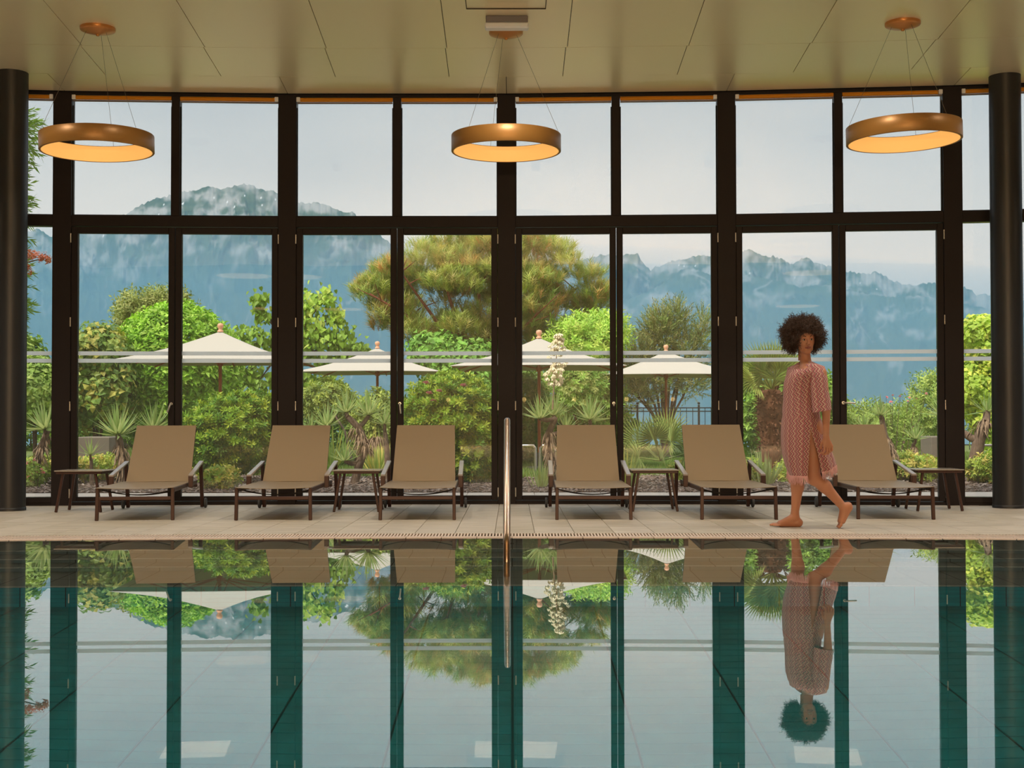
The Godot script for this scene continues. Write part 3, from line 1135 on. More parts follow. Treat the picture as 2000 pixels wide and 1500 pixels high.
# one mountain range: its ridge, the distance of the ridge and of its foot
func mountain(called: String, label: String, line: Array, D: float, foot: float, step: float, rockiness: float, sd: int, jag: float) -> void:
	var f := FastNoiseLite.new()
	f.seed = sd
	f.frequency = 1.0
	f.fractal_octaves = 5
	var g := FastNoiseLite.new()
	g.seed = sd + 1
	g.frequency = 1.0
	g.fractal_type = FastNoiseLite.FRACTAL_RIDGED
	g.fractal_octaves = 5
	var R := 90
	var C := int((line[-1][0] - line[0][0]) / step) + 1
	var pos := PackedVector3Array()
	var col := PackedColorArray()
	for c in C:
		var px: float = line[0][0] + c * step
		var py := ridge_at(line, px) + f.get_noise_2d(px * 0.09, 3.0) * jag
		var top := at(px, py, D)
		for r in R:
			var t := pow(float(r) / (R - 1), 1.2)
			var z := lerpf(-D, -foot, t)
			var body := pow(1.0 - t, 1.25)
			var ww := top.x / 1000.0
			var hh := top.y * body / 1000.0
			var warp := f.get_noise_2d(ww * 1.3, hh * 1.3)
			var gully := g.get_noise_2d(ww * 1.1 + 0.25 * warp + hh * 0.35, hh * 0.45)
			var fine := f.get_noise_2d(ww * 9.0, hh * 9.0)
			var y := top.y * body * (1.0 + 0.10 * gully * sin(PI * minf(t * 1.2, 1.0))) - 14.0 * t
			z += (gully * 260.0 + fine * 50.0) * clampf(t * 6.0, 0, 1) * (1.0 - t)
			pos.append(Vector3(top.x * (-z / D), y, z))
			# forest below, bare limestone cliffs and scree above and down the gullies
			var rock := f.get_noise_2d(ww * 3.2 + 40.0, hh * 4.5 + 7.0) * 1.1 + f.get_noise_2d(ww * 14.0, hh * 8.0) * 0.55
			rock += rockiness * (0.72 - 1.9 * t)
			rock = clampf((rock - 0.22) * 1.7, 0, 1) * 0.85
			var streak := f.get_noise_2d(ww * 11.0 + 1.6 * f.get_noise_2d(ww * 2.0, hh * 3.5), hh * 1.5 + 90.0)
			if streak > 0.36 and t < 0.8:
				rock = maxf(rock, clampf((streak - 0.36) * 6.0, 0, 0.6))
			var forest := Color(0.04, 0.07, 0.038).lerp(Color(0.075, 0.105, 0.05), clampf(0.5 + fine, 0, 1))
			var k := forest.lerp(Color(0.38, 0.37, 0.355), rock)
			var snow := f.get_noise_2d(ww * 16.0 + 11.0, hh * 22.0)
			if t < 0.2 and t > 0.03 and snow > 0.6 and rockiness > 0.2:
				k = Color(0.85, 0.87, 0.9)
			col.append(k)
	var nor := PackedVector3Array()
	var idx := PackedInt32Array()
	nor.resize(pos.size())
	for c in C:
		for r in R:
			var i := c * R + r
			var dx := pos[mini(c + 1, C - 1) * R + r] - pos[maxi(c - 1, 0) * R + r]
			var dz := pos[c * R + mini(r + 1, R - 1)] - pos[c * R + maxi(r - 1, 0)]
			nor[i] = dz.cross(dx).normalized()
			if c < C - 1 and r < R - 1:
				var b := i + R
				idx.append_array([i, b, i + 1, b, b + 1, i + 1])
	var arr := []
	arr.resize(Mesh.ARRAY_MAX)
	arr[Mesh.ARRAY_VERTEX] = pos
	arr[Mesh.ARRAY_NORMAL] = nor
	arr[Mesh.ARRAY_COLOR] = col
	arr[Mesh.ARRAY_INDEX] = idx
	var m := ArrayMesh.new()
	m.add_surface_from_arrays(Mesh.PRIMITIVE_TRIANGLES, arr)
	if not M.has("mountain"):
		var mm := mat("mountain", Color.WHITE, 0.95)
		mm.vertex_color_use_as_albedo = true
		mm.metallic_specular = 0.1
	solo(called, m, M.mountain, label, "mountain", "", "structure")


func build_mountains() -> void:
	mountain("mountain", "high mountain with bare summit and snow patches across the lake", [[-700, 520], [-300, 470], [-60, 466], [30, 458], [50, 454], [72, 446], [86, 455], [103, 462], [150, 446], [200, 434], [245, 418], [262, 408], [285, 395], [305, 387], [320, 385], [335, 380], [352, 372], [375, 375], [392, 368], [413, 364], [430, 369], [452, 366], [475, 360], [486, 361], [505, 368], [530, 373], [548, 380], [580, 395], [600, 397], [622, 395], [642, 402], [660, 410], [676, 416], [688, 413], [697, 421], [720, 441], [745, 461], [762, 474], [800, 505], [850, 545], [910, 600], [980, 660], [1060, 720], [1150, 780], [1230, 806]], 7600.0, 5600.0, 2.0, 0.85, 21, 5.0)
	mountain("mountain", "jagged grey rock range behind the dark forested ridge", [[700, 640], [850, 570], [980, 540], [1100, 515], [1145, 506], [1152, 503], [1185, 498], [1215, 500], [1243, 494], [1252, 506], [1262, 521], [1271, 527], [1290, 518], [1310, 512], [1330, 508], [1345, 503], [1360, 500], [1376, 497], [1400, 505], [1440, 494], [1462, 488], [1480, 497], [1500, 502], [1518, 501], [1540, 512], [1549, 518], [1562, 508], [1575, 502], [1585, 510], [1600, 514], [1655, 531], [1680, 533], [1700, 535], [1708, 530], [1725, 537], [1745, 548], [1770, 556], [1790, 558], [1815, 552], [1840, 553], [1882, 560], [1895, 568], [1910, 576], [1925, 575], [1945, 577], [2050, 596], [2300, 640], [2700, 690]], 8800.0, 7000.0, 2.0, 0.75, 51, 6.0)
	mountain("mountain", "dark forested ridge in front of the jagged rock range", [[900, 700], [1050, 650], [1150, 612], [1215, 590], [1250, 577], [1290, 556], [1320, 533], [1345, 522], [1370, 530], [1400, 541], [1455, 536], [1500, 545], [1560, 560], [1620, 556], [1680, 572], [1740, 580], [1800, 578], [1880, 592], [1960, 610], [2100, 640], [2300, 680], [2700, 740]], 7000.0, 5400.0, 2.5, 0.15, 71, 4.0)
	var fm := FogMaterial.new()
	fm.resource_name = "blue_haze"
	fm.density = 0.00019
	fm.albedo = Color(0.31, 0.70, 1.0).linear_to_srgb()
	var fog := FogVolume.new()
	fog.name = "lake_haze"
	fog.shape = RenderingServer.FOG_VOLUME_SHAPE_ELLIPSOID
	fog.size = Vector3(15000, 1300, 6000)
	fog.position = Vector3(0, 0, -5700)
	fog.rotation.z = deg_to_rad(-2.6)
	fog.material = fm
	add_child(fog)
	tag(fog, "blue haze lying in front of the mountains", "haze", "", "stuff")
	# thinner haze over the near water
	fm = FogMaterial.new()
	fm.resource_name = "thin_haze"
	fm.density = 0.00021
	fm.albedo = Color(0.31, 0.70, 1.0).linear_to_srgb()
	fog = FogVolume.new()
	fog.name = "near_haze"
	fog.shape = RenderingServer.FOG_VOLUME_SHAPE_ELLIPSOID
	fog.size = Vector3(16000, 2400, 2300)
	fog.position = Vector3(0, 0, -1400)
	fog.material = fm
	add_child(fog)
	tag(fog, "thin blue haze over the open lake", "haze", "", "stuff")


# ---------------------------------------------------------------- lamps
func ring_lamp(where: Vector3, label: String, tilt: float, lit: float, twist: float) -> void:
	var t := thing("ring_pendant_lamp", label, "lamp", Vector3(where.x, CEIL, where.z), 0.0, "gold ring pendant lamps")
	var drop := where.y - CEIL
	var h := 0.15
	var R := 0.5
	var ring := Transform3D(Basis(Vector3.BACK, tilt), Vector3(0, drop, 0))
	var mb := MB.new()
	mb.lathe(Transform3D(), [Vector2(0.02, -0.062), Vector2(0.07, -0.05), Vector2(0.13, -0.034), Vector2(0.152, -0.026), Vector2(0.155, -0.02), Vector2(0.155, 0.0), Vector2(0.0, 0.0)], 40)
	mb.lathe(Transform3D(), [Vector2(0.0, -0.078), Vector2(0.014, -0.075), Vector2(0.018, -0.062), Vector2(0.02, -0.058)], 16)
	part(t, "canopy", mb.mesh(), M.lamp_canopy)
	mb = MB.new()
	mb.lathe(ring, [Vector2(R - 0.02, -h / 2), Vector2(R - 0.003, -h / 2), Vector2(R, -h / 2 + 0.003), Vector2(R, h / 2 - 0.003), Vector2(R - 0.003, h / 2), Vector2(R - 0.02, h / 2), Vector2(R - 0.02, -h / 2)], 96)
	part(t, "ring_band", mb.mesh(), M.lamp_gold)
	mb = MB.new()
	mb.lathe(ring, [Vector2(R - 0.022, h / 2 - 0.004), Vector2(R - 0.034, h / 2 - 0.01), Vector2(R - 0.03, -h / 2 + 0.004), Vector2(R - 0.021, -h / 2 + 0.002)], 96)
	part(t, "glowing_diffuser", mb.mesh(), M.lamp_glow)
	for k in 3:
		var a := twist + TAU * k / 3.0
		var d := Vector3(cos(a), 0, sin(a))
		mb = MB.new()
		mb.tube([d * 0.1 + Vector3(0, -0.04, 0), ring * (d * (R - 0.012) + Vector3(0, h / 2, 0))], 0.0016, 6)
		part(t, "suspension_wire", mb.mesh(), M.cable)
	var l := AreaLight3D.new()
	l.name = "ring_light"
	l.light_color = Color(1.0, 0.92, 0.8)
	l.light_energy = lit
	l.area_size = Vector2(0.8, 0.8)
	l.area_normalize_energy = true
	l.area_range = 40.0
	l.area_attenuation = 2.0
	l.shadow_enabled = true
	t.add_child(l, true)
	l.position = Vector3(0, drop - h / 2 - 0.01, 0)
	l.rotation.x = -PI / 2


func build_lamps() -> void:
	var e := 0.8
	ring_lamp(Vector3(-3.74, 3.39, -11.5), "gold ring lamp hanging in front of the bare summit window", deg_to_rad(1.2), e, 0.52)
	ring_lamp(Vector3(-0.05, 3.41, -11.63), "gold ring lamp hanging below the grey ceiling light box", 0.0, e, 0.21)
	ring_lamp(Vector3(3.5, 3.44, -11.38), "gold ring lamp hanging above the walking woman", deg_to_rad(1.2), e, 1.05)
	for x: float in [-7.4, 7.2]:  # further ring lamps out of view, added to brighten the hall
		ring_lamp(Vector3(x, 3.4, -11.3), "unseen gold ring lamp added beyond a round column at the end of the deck", 0.0, e, 0.4)
	for z: float in [-5.6, 1.5]:  # more unseen ring lamps behind, also added for indoor brightness
		for x: float in [-3.7, 3.6]:
			ring_lamp(Vector3(x, 3.4, z), "unseen gold ring lamp added over the water and near deck", 0.0, 0.12, 0.4)


# globe floor lamps along the back of the near deck: their small reflections show in the glass
func build_globes() -> void:
	var first: Node3D = null
	for x: float in [-2.65, -1.43, -0.1, 1.28, 2.5, 3.7]:
		var t: Node3D
		if first == null:
			t = thing("globe_lamp", "warm globe floor lamp on the near deck", "lamp", Vector3.ZERO, 0.0, "globe lamps on the near deck")
			first = t
			var mb := MB.new()
			mb.lathe(Transform3D(), [Vector2(0.0, 0.0), Vector2(0.14, 0.0), Vector2(0.14, 0.015), Vector2(0.02, 0.03), Vector2(0.012, 0.05), Vector2(0.012, 1.22), Vector2(0.0, 1.22)], 20)
			part(t, "stand", mb.mesh(), M.lounger_frame)
			mb = MB.new()
			var prof := []
			for k in 13:
				var a := -PI / 2 + PI * k / 12.0
				prof.append(Vector2(0.06 * cos(a), 1.28 + 0.06 * sin(a)))
			mb.lathe(Transform3D(), prof, 20)
			part(t, "globe_bulb", mb.mesh(), M.globe_glow)
			var l := OmniLight3D.new()
			l.name = "globe_light"
			l.light_color = Color(1.0, 0.84, 0.64)
			l.light_energy = 8.0
			l.light_size = 0.05
			l.omni_range = 40.0
			l.omni_attenuation = 2.0
			l.shadow_enabled = true
			t.add_child(l)
			l.position = Vector3(0, 1.28, 0)
			t.position = Vector3(x, 0, 6.0)
		else:
			copy(first, "globe_lamp", Vector3(x, 0, 6.0), 0, "warm globe floor lamp on the near deck")


# unseen ceiling downlights over the pool edge, added to brighten the deck
func build_added_downlights() -> void:
	var first: Node3D = null
	for k in 9:
		var where := Vector3(-9.6 + 2.4 * k, CEIL, -10.15)
		if first != null:
			copy(first, "added_downlight", where, 0, "unseen ceiling downlight added above the pool edge to brighten the deck")
			continue
		first = thing("added_downlight", "unseen ceiling downlight added above the pool edge to brighten the deck", "light", where, 0.0, "added ceiling downlights above the pool edge")
		var mb := MB.new()
		mb.lathe(Transform3D(), [Vector2(0.052, -0.06), Vector2(0.052, -0.1), Vector2(0.06, -0.1), Vector2(0.06, 0.0)], 28)
		part(first, "housing", mb.mesh(), M.lamp_canopy)
		mb = MB.new()
		mb.lathe(Transform3D(), [Vector2(0.0, -0.062), Vector2(0.052, -0.06)], 28)
		part(first, "added_lamp_lens", mb.mesh(), M.added_downlight_glow)
		var l := SpotLight3D.new()
		l.name = "downlight"  # spot of the added fixture
		l.light_color = Color(1.0, 0.95, 0.88)
		l.light_energy = 4.0
		l.light_size = 0.05
		l.spot_angle = 62.0
		l.spot_angle_attenuation = 0.5
		l.spot_range = 40.0
		l.spot_attenuation = 2.0
		l.shadow_enabled = true
		first.add_child(l)
		l.position = Vector3(0, -0.11, 0)
		l.rotation.x = -PI / 2


# ---------------------------------------------------------------- loungers and side tables
func make_lounger() -> Node3D:
	var t := thing("sun_lounger", "x", "sun lounger", Vector3.ZERO, 0.0, "beige sling sun loungers along the glass")
	var mb: MB
	var hw := 0.335
	# z = 0 at the foot end, the head lies towards -z
	for s: float in [-1.0, 1.0]:
		mb = MB.new()
		mb.bar(Vector3(s * hw, 0.0, 0.012), Vector3(s * (hw - 0.004), 0.285, 0.0), 0.03, 0.034, 0.004, Vector3.BACK)
		part(t, "leg", mb.mesh(), M.lounger_frame)
		mb = MB.new()
		mb.bar(Vector3(s * hw, 0.275, 0.015), Vector3(s * hw, 0.275, -1.62), 0.028, 0.04, 0.004)
		part(t, "side_rail", mb.mesh(), M.lounger_frame)
		mb = MB.new()
		mb.bar(Vector3(s * 0.378, 0.476, -1.66), Vector3(s * 0.378, 0.01, -1.80), 0.036, 0.046, 0.004, Vector3.BACK)
		part(t, "leg", mb.mesh(), M.lounger_frame)
		mb = MB.new()
		mb.bar(Vector3(s * 0.378, 0.37, -0.86), Vector3(s * 0.378, 0.482, -1.70), 0.046, 0.022, 0.004)
		var arm := part(t, "armrest", mb.mesh(), M.lounger_arm)
		mb = MB.new()
		mb.bx(s * 0.378, 0.31, -0.885, 0.044, 0.115, 0.05, 0.004)
		part(arm, "arm_post", mb.mesh(), M.lounger_frame)
		mb = MB.new()
		mb.lathe(Transform3D(Basis(Vector3.BACK, PI / 2), Vector3(s * 0.418 + 0.014, 0.052, -1.74)), [Vector2(0, 0), Vector2(0.044, 0), Vector2(0.052, 0.005), Vector2(0.052, 0.023), Vector2(0.044, 0.028), Vector2(0, 0.028)], 24)
		part(t, "wheel", mb.mesh(), M.rubber)
	mb = MB.new()
	mb.bar(Vector3(-hw + 0.012, 0.2, 0.004), Vector3(hw - 0.012, 0.2, 0.004), 0.022, 0.032, 0.004)
	part(t, "crossbar", mb.mesh(), M.lounger_frame)
	mb = MB.new()
	mb.bar(Vector3(-hw, 0.235, -1.72), Vector3(hw, 0.235, -1.72), 0.03, 0.03, 0.004)
	part(t, "crossbar", mb.mesh(), M.lounger_frame)
	# elastic cords under the seat
	for q in [[-0.12, 0.0], [-0.3, 0.012]]:
		mb = MB.new()
		var pts := []
		for i in 13:
			var u := i / 6.0 - 1.0
			pts.append(Vector3(u * (hw - 0.02), 0.27 - 0.045 * (1.0 - u * u) - q[1], q[0]))
		mb.tube(pts, 0.005, 6)
		part(t, "cord", mb.mesh(), M.cord)
	# the seat sling sags between the rails
	var p := []
	for r in 12:
		var row := []
		var z := lerpf(0.03, -1.33, r / 11.0)
		for c in 9:
			var u := c / 4.0 - 1.0
			row.append(Vector3(u * (hw + 0.005), 0.298 - 0.028 * (1.0 - u * u) * sin(PI * clampf(r / 11.0, 0.12, 0.92)), z))
		p.append(row)
	mb = MB.new()
	mb.sheet(p, null, false, 0.004)
	part(t, "seat_sling", mb.mesh(), M.sling)
	# the raised back: a frame with its own sling
	var b0 := Vector3(0, 0.285, -1.335)
	var b1 := Vector3(0, 0.85, -1.86)
	var back := Node3D.new()
	back.name = "backrest"
	t.add_child(back)
	for s: float in [-1.0, 1.0]:
		mb = MB.new()
		mb.bar(b0 + Vector3(s * 0.305, 0, 0), b1 + Vector3(s * 0.292, 0, 0), 0.024, 0.024, 0.004)
		part(back, "back_rail", mb.mesh(), M.lounger_frame)
	mb = MB.new()
	mb.bar(b1 + Vector3(-0.29, -0.012, 0.0), b1 + Vector3(0.29, -0.012, 0), 0.02, 0.02, 0.003)
	part(back, "back_rail", mb.mesh(), M.lounger_frame)
	p = []
	var nb := Vector3(0, -(b1 - b0).z, (b1 - b0).y).normalized()
	for r in 9:
		var row := []
		var k := r / 8.0
		for c in 9:
			var u := c / 4.0 - 1.0
			row.append(b1.lerp(b0, k) + Vector3(u * lerpf(0.303, 0.318, k), 0, 0) + nb * (0.015 - 0.012 * (1.0 - u * u) * sin(PI * k)))
		p.append(row)
	mb = MB.new()
	mb.sheet(p, null, true, 0.004)
	part(back, "back_sling", mb.mesh(), M.sling)
	return t


func build_loungers() -> void:
	# foot end and head end on the deck, measured as (x, z)
	var places := [
		[-3.42, -3.63, "beige sling lounger beside the column and the side table by the end pane"],
		[-2.165, -2.215, "beige sling lounger in front of the yellowish round shrub"],
		[-0.86, -0.905, "beige sling lounger between a side table and the pool handrail"],
		[0.74, 0.775, "beige sling lounger in front of the flowering yucca"],
		[2.055, 2.09, "beige sling lounger next to the walking woman, in front of her"],
		[3.475, 3.60, "beige sling lounger partly hidden behind the walking woman"]]
	var first: Node3D = null
	for a in places:
		var z := -11.63
		var turn := atan2(a[0] - a[1], 1.8)
		var o: Node3D
		if first == null:
			first = make_lounger()
			o = first
			o.set_meta("label", a[2])
		else:
			o = copy(first, "sun_lounger", Vector3.ZERO, 0, a[2])
		o.position = Vector3(a[0], deck_y(z), z)
		o.rotation = Vector3(-0.011, turn, 0)
	var tables := [
		[-4.3, "small square side table between the column and a lounger"],
		[-1.545, "small square side table between the yellowish shrub lounger and the handrail lounger"],
		[1.417, "small square side table in front of the low fan palm"],
		[4.24, "small square side table standing free beside the lounger behind the woman"]]
	var table: Node3D = null
	for a in tables:
		var o: Node3D
		if table == null:
			table = thing("side_table", a[1], "side table", Vector3.ZERO, 0.0, "small side tables between the loungers")
			var mb := MB.new()
			mb.bx(0, 0.408, 0, 0.48, 0.012, 0.42, 0.004)
			part(table, "table_top", mb.mesh(), M.table_top)
			mb = MB.new()
			for s: float in [-1.0, 1.0]:
				mb.bx(0, 0.39, s * 0.19, 0.45, 0.024, 0.02, 0.003)
				mb.bx(s * 0.215, 0.39, 0, 0.02, 0.024, 0.36, 0.003)
			part(table, "apron", mb.mesh(), M.lounger_frame)
			for sx: float in [-1.0, 1.0]:
				for sz: float in [-1.0, 1.0]:
					mb = MB.new()
					mb.bar(Vector3(sx * 0.16, 0.395, sz * 0.17), Vector3(sx * 0.222, 0.0, sz * 0.19), 0.024, 0.03, 0.004, Vector3.BACK)
					part(table, "leg", mb.mesh(), M.lounger_frame)
			o = table
		else:
			o = copy(table, "side_table", Vector3.ZERO, 0, a[1])
		o.position = Vector3(a[0], deck_y(-12.9) + 0.001, -12.9)
		o.rotation.x = -0.011


# ---------------------------------------------------------------- parasols
func build_umbrellas() -> void:
	var spots := [
		[430.0, 21.1, 0.05, "large cream square parasol in front of the clipped hedge tree"],
		[737.0, 26.2, -0.04, "cream square parasol behind the branching yucca, further out"],
		[1053.0, 21.8, -0.03, "cream square parasol behind the white yucca flower spike"],
		[1301.0, 26.8, 0.06, "cream square parasol in front of the feathery grey-green tree"]]
	var first: Node3D = null
	for a in spots:
		var w := at(a[0], 800, a[1])
		var base := Vector3(w.x, ground_y(w.x, w.z), w.z)
		if first == null:
			first = thing("parasol", a[3], "parasol", Vector3.ZERO, 0.0, "cream garden parasols")
			var mb := MB.new()
			var H := 1.41
			var e := 1.73
			var top := 2.25
			var n := 8
			# canopy of eight gores with a slight sag, thick enough to have an underside
			var rim := []
			for k in 16:
				var q := k / 4
				var f := (k % 4) / 4.0
				var c0: Vector3 = [Vector3(-H, e, H), Vector3(H, e, H), Vector3(H, e, -H), Vector3(-H, e, -H)][q]
				var c1: Vector3 = [Vector3(H, e, H), Vector3(H, e, -H), Vector3(-H, e, -H), Vector3(-H, e, H)][q]
				rim.append(c0.lerp(c1, f) + Vector3(0, 0.015 * sin(PI * f), 0))
			for k in 16:
				var a0: Vector3 = rim[k]
				var b0: Vector3 = rim[(k + 1) % 16]
				var apex := Vector3(0, top, 0)
				for s in 6:
					var f0 := s / 6.0
					var f1 := (s + 1) / 6.0
					var sag0 := Vector3(0, -0.05 * sin(PI * f0), 0)
					var sag1 := Vector3(0, -0.05 * sin(PI * f1), 0)
					var p0 := apex.lerp(a0, f0) + sag0
					var p1 := apex.lerp(a0, f1) + sag1
					var p2 := apex.lerp(b0, f1) + sag1
					var p3 := apex.lerp(b0, f0) + sag0
					var dn := Vector3(0, -0.008, 0)
					if s == 0:
						mb.tri(p0, p1, p2)
						mb.tri(p0 + dn, p2 + dn, p1 + dn)
					else:
						mb.quad(p0, p1, p2, p3)
						mb.quad(p0 + dn, p3 + dn, p2 + dn, p1 + dn)
				mb.quad(a0 + Vector3(0, -0.008, 0), b0 + Vector3(0, -0.008, 0), b0, a0)
			part(first, "canopy", mb.mesh(), M.canvas)
			mb = MB.new()
			mb.lathe(Transform3D(), [Vector2(0.028, 0.04), Vector2(0.028, 2.24)], 16)
			part(first, "pole", mb.mesh(), M.teak)
			mb = MB.new()
			mb.lathe(Transform3D(Basis(), Vector3(0, 2.24, 0)), [Vector2(0.05, 0), Vector2(0.05, 0.02), Vector2(0.03, 0.04), Vector2(0.034, 0.06), Vector2(0.05, 0.085), Vector2(0.052, 0.11), Vector2(0.04, 0.138), Vector2(0.0, 0.15)], 20)
			part(first, "finial", mb.mesh(), M.finial_wood)
			for k in 8:
				var ed: Vector3 = rim[k * 2]
				mb = MB.new()
				mb.bar(Vector3(0, top - 0.12, 0).lerp(ed, 0.03), Vector3(0, top - 0.12, 0).lerp(ed + Vector3(0, -0.03, 0), 0.975) , 0.016, 0.022)
				var rib := part(first, "rib", mb.mesh(), M.teak)
				mb = MB.new()
				var dir := Vector3(ed.x, 0, ed.z).normalized()
				mb.bar(dir * 0.04 + Vector3(0, 1.72, 0), Vector3(ed.x * 0.5, lerpf(top - 0.12, ed.y, 0.5) - 0.02, ed.z * 0.5), 0.014, 0.018)
				part(rib, "strut", mb.mesh(), M.teak)
			mb = MB.new()
			mb.lathe(Transform3D(), [Vector2(0.03, 1.68), Vector2(0.05, 1.68), Vector2(0.05, 1.76), Vector2(0.03, 1.76)], 16)
			part(first, "hub", mb.mesh(), M.teak)
			mb = MB.new()
			mb.lathe(Transform3D(), [Vector2(0.0, 0.0), Vector2(0.3, 0.0), Vector2(0.3, 0.05), Vector2(0.05, 0.07), Vector2(0.05, 0.3), Vector2(0.0, 0.3)], 24)
			part(first, "foot", mb.mesh(), M.planter)
			first.position = base
			first.rotation.y = a[2]
		else:
			copy(first, "parasol", base, a[2], a[3])


# ---------------------------------------------------------------- plants
# a leaf blade folded along its midrib, from p along d, its upper face towards u
func leaf(mb: MB, p: Vector3, d: Vector3, u: Vector3, length: float, width: float, droop := 0.0, fold := 0.25, widest := 0.45) -> void:
	d = d.normalized()
	var s := d.cross(u).normalized()
	var up := s.cross(d).normalized()
	var m := p + d * length * widest + up * (0.02 * length)
	var tip := p + d * length - Vector3.UP * droop * length
	var l := m - s * width / 2.0 + up * width * fold
	var r := m + s * width / 2.0 + up * width * fold
	mb.tri(p, r, m)
	mb.tri(p, m, l)
	mb.tri(m, r, tip)
	mb.tri(m, tip, l)

func rand_dir() -> Vector3:
	var v := Vector3(rng.randfn(), rng.randfn(), rng.randfn())
	return v.normalized() if v.length() > 0.001 else Vector3.UP

# sprigs: small bunches of leaves that stand along +y
func sprig(kind: String) -> ArrayMesh:
	var mb := MB.new()
	mb.colored = true
	match kind:
		"laurel":
			for i in 8:
				var a := i * 2.4
				var h := 0.015 * i
				leaf(mb, Vector3(0, h, 0), Vector3(cos(a), 0.55, sin(a)), Vector3.UP, 0.085, 0.04, 0.05)
		"whorl":
			for i in 9:
				var a := i * 2.4
				leaf(mb, Vector3(0, 0.004 * i, 0), Vector3(cos(a), 0.35 + 0.09 * i, sin(a)), Vector3.UP, 0.075, 0.024, 0.05, 0.15, 0.6)
		"broad":
			for i in 5:
				var a := i * 2.4
				leaf(mb, Vector3(0, 0.03 * i, 0), Vector3(cos(a), 0.35, sin(a)), Vector3.UP, 0.12, 0.075, 0.3, 0.15)
		"olive":
			for i in 14:
				var a := i * 2.4
				leaf(mb, Vector3(0, 0.022 * i, 0), Vector3(cos(a), 1.1, sin(a)), Vector3.UP, 0.08, 0.016, 0.0, 0.1)
			mb.tube([Vector3.ZERO, Vector3(0, 0.3, 0)], 0.004, 3, false)
		"feather":
			for i in 16:
				var a := i * 2.4
				leaf(mb, Vector3(0, 0.02 * i, 0), Vector3(cos(a), 0.7, sin(a)), Vector3.UP, 0.1, 0.03, 0.1, 0.1)
		"needles":
			for i in 22:
				var a := i * 2.4
				var h := 0.007 * i
				var d := Vector3(cos(a), 0.75 + 0.45 * sin(i * 1.7), sin(a)).normalized()
				var s := d.cross(Vector3.UP).normalized() * 0.006
				var p := Vector3(0, h, 0)
				mb.tri(p - s, p + s, p + d * 0.17)
		"scale":
			for i in 12:
				var a := i * 2.4
				leaf(mb, Vector3(0, 0.02 * i, 0), Vector3(cos(a), 1.4, sin(a)), Vector3.UP, 0.09, 0.02, -0.1, 0.1)
		"petals":
			for i in 9:
				var a := i * 2.4
				leaf(mb, Vector3(0, 0, 0), Vector3(cos(a), 0.2 + 0.16 * i, sin(a)), Vector3.UP, 0.035, 0.034, 0.1, 0.3, 0.6)
		"bell":
			for i in 6:
				var a := TAU * i / 6.0
				leaf(mb, Vector3(0, 0, 0), Vector3(cos(a) * 0.6, -1.0, sin(a) * 0.6), Vector3(cos(a), 0.6, sin(a)), 0.05, 0.03, 0.0, 0.2, 0.6)
	return mb.mesh()

var sprigs := {}
func get_sprig(kind: String) -> ArrayMesh:
	if not sprigs.has(kind):
		sprigs[kind] = sprig(kind)
	return sprigs[kind]

# places on lumpy ellipsoids: blobs are [centre, radii]
func crown(blobs: Array, count: int, smin: float, smax: float, palette: Array, up_pull := 0.35, shell := 0.62, lump := 0.16, lump_size := 2.0, sd := 1) -> Array:
	var P := []
	var C := []
	var vol := 0.0
	for b in blobs:
		vol += pow(b[1].x * b[1].y * b[1].z, 0.667)
	var f := FastNoiseLite.new()
	f.seed = sd
	f.frequency = 1.0
	for b in blobs:
		var n := int(count * pow(b[1].x * b[1].y * b[1].z, 0.667) / vol)
		for i in n:
			var d := rand_dir()
			if d.z < -0.55 and rng.randf() < 0.6:      # the far side is thinner: nothing looks at it
				d.z = -d.z
			var q := 1.0 + lump * f.get_noise_3d(d.x * lump_size, d.y * lump_size, d.z * lump_size) * 2.0
			var r := (shell + (1.0 - shell) * pow(rng.randf(), 0.6)) * q
			var p: Vector3 = b[0] + Vector3(d.x * b[1].x, d.y * b[1].y, d.z * b[1].z) * r
			var axis := (d + Vector3.UP * up_pull + rand_dir() * 0.45).normalized()
			var side := axis.cross(rand_dir()).normalized()
			var s := rng.randf_range(smin, smax)
			P.append(Transform3D(Basis(side, axis, side.cross(axis)).scaled_local(Vector3(s, s, s)), p))
			var c: Color = palette[rng.randi() % palette.size()]
			var k := rng.randf_range(0.75, 1.25)
			C.append(Color(c.r * k, c.g * k, c.b * k))
	return [P, C]

# a blob from pixels: centre, half-sizes in pixels, depth radius in metres
func blob(px: float, py: float, d: float, rx: float, ry: float, rz := -1.0) -> Array:
	var m := d / F
	return [at(px, py, d), Vector3(rx * m, ry * m, rz if rz > 0 else rx * m)]

func ground_under(p: Vector3) -> Vector3:
	return Vector3(p.x, ground_y(p.x, p.z), p.z)

func trunk(pts: Array, r0: float, r1: float, seg := 9) -> ArrayMesh:
	var mb := MB.new()
	var radii := []
	for i in pts.size():
		radii.append(lerpf(r0, r1, float(i) / (pts.size() - 1)))
	mb.tube(pts, radii, seg)
	return mb.mesh()

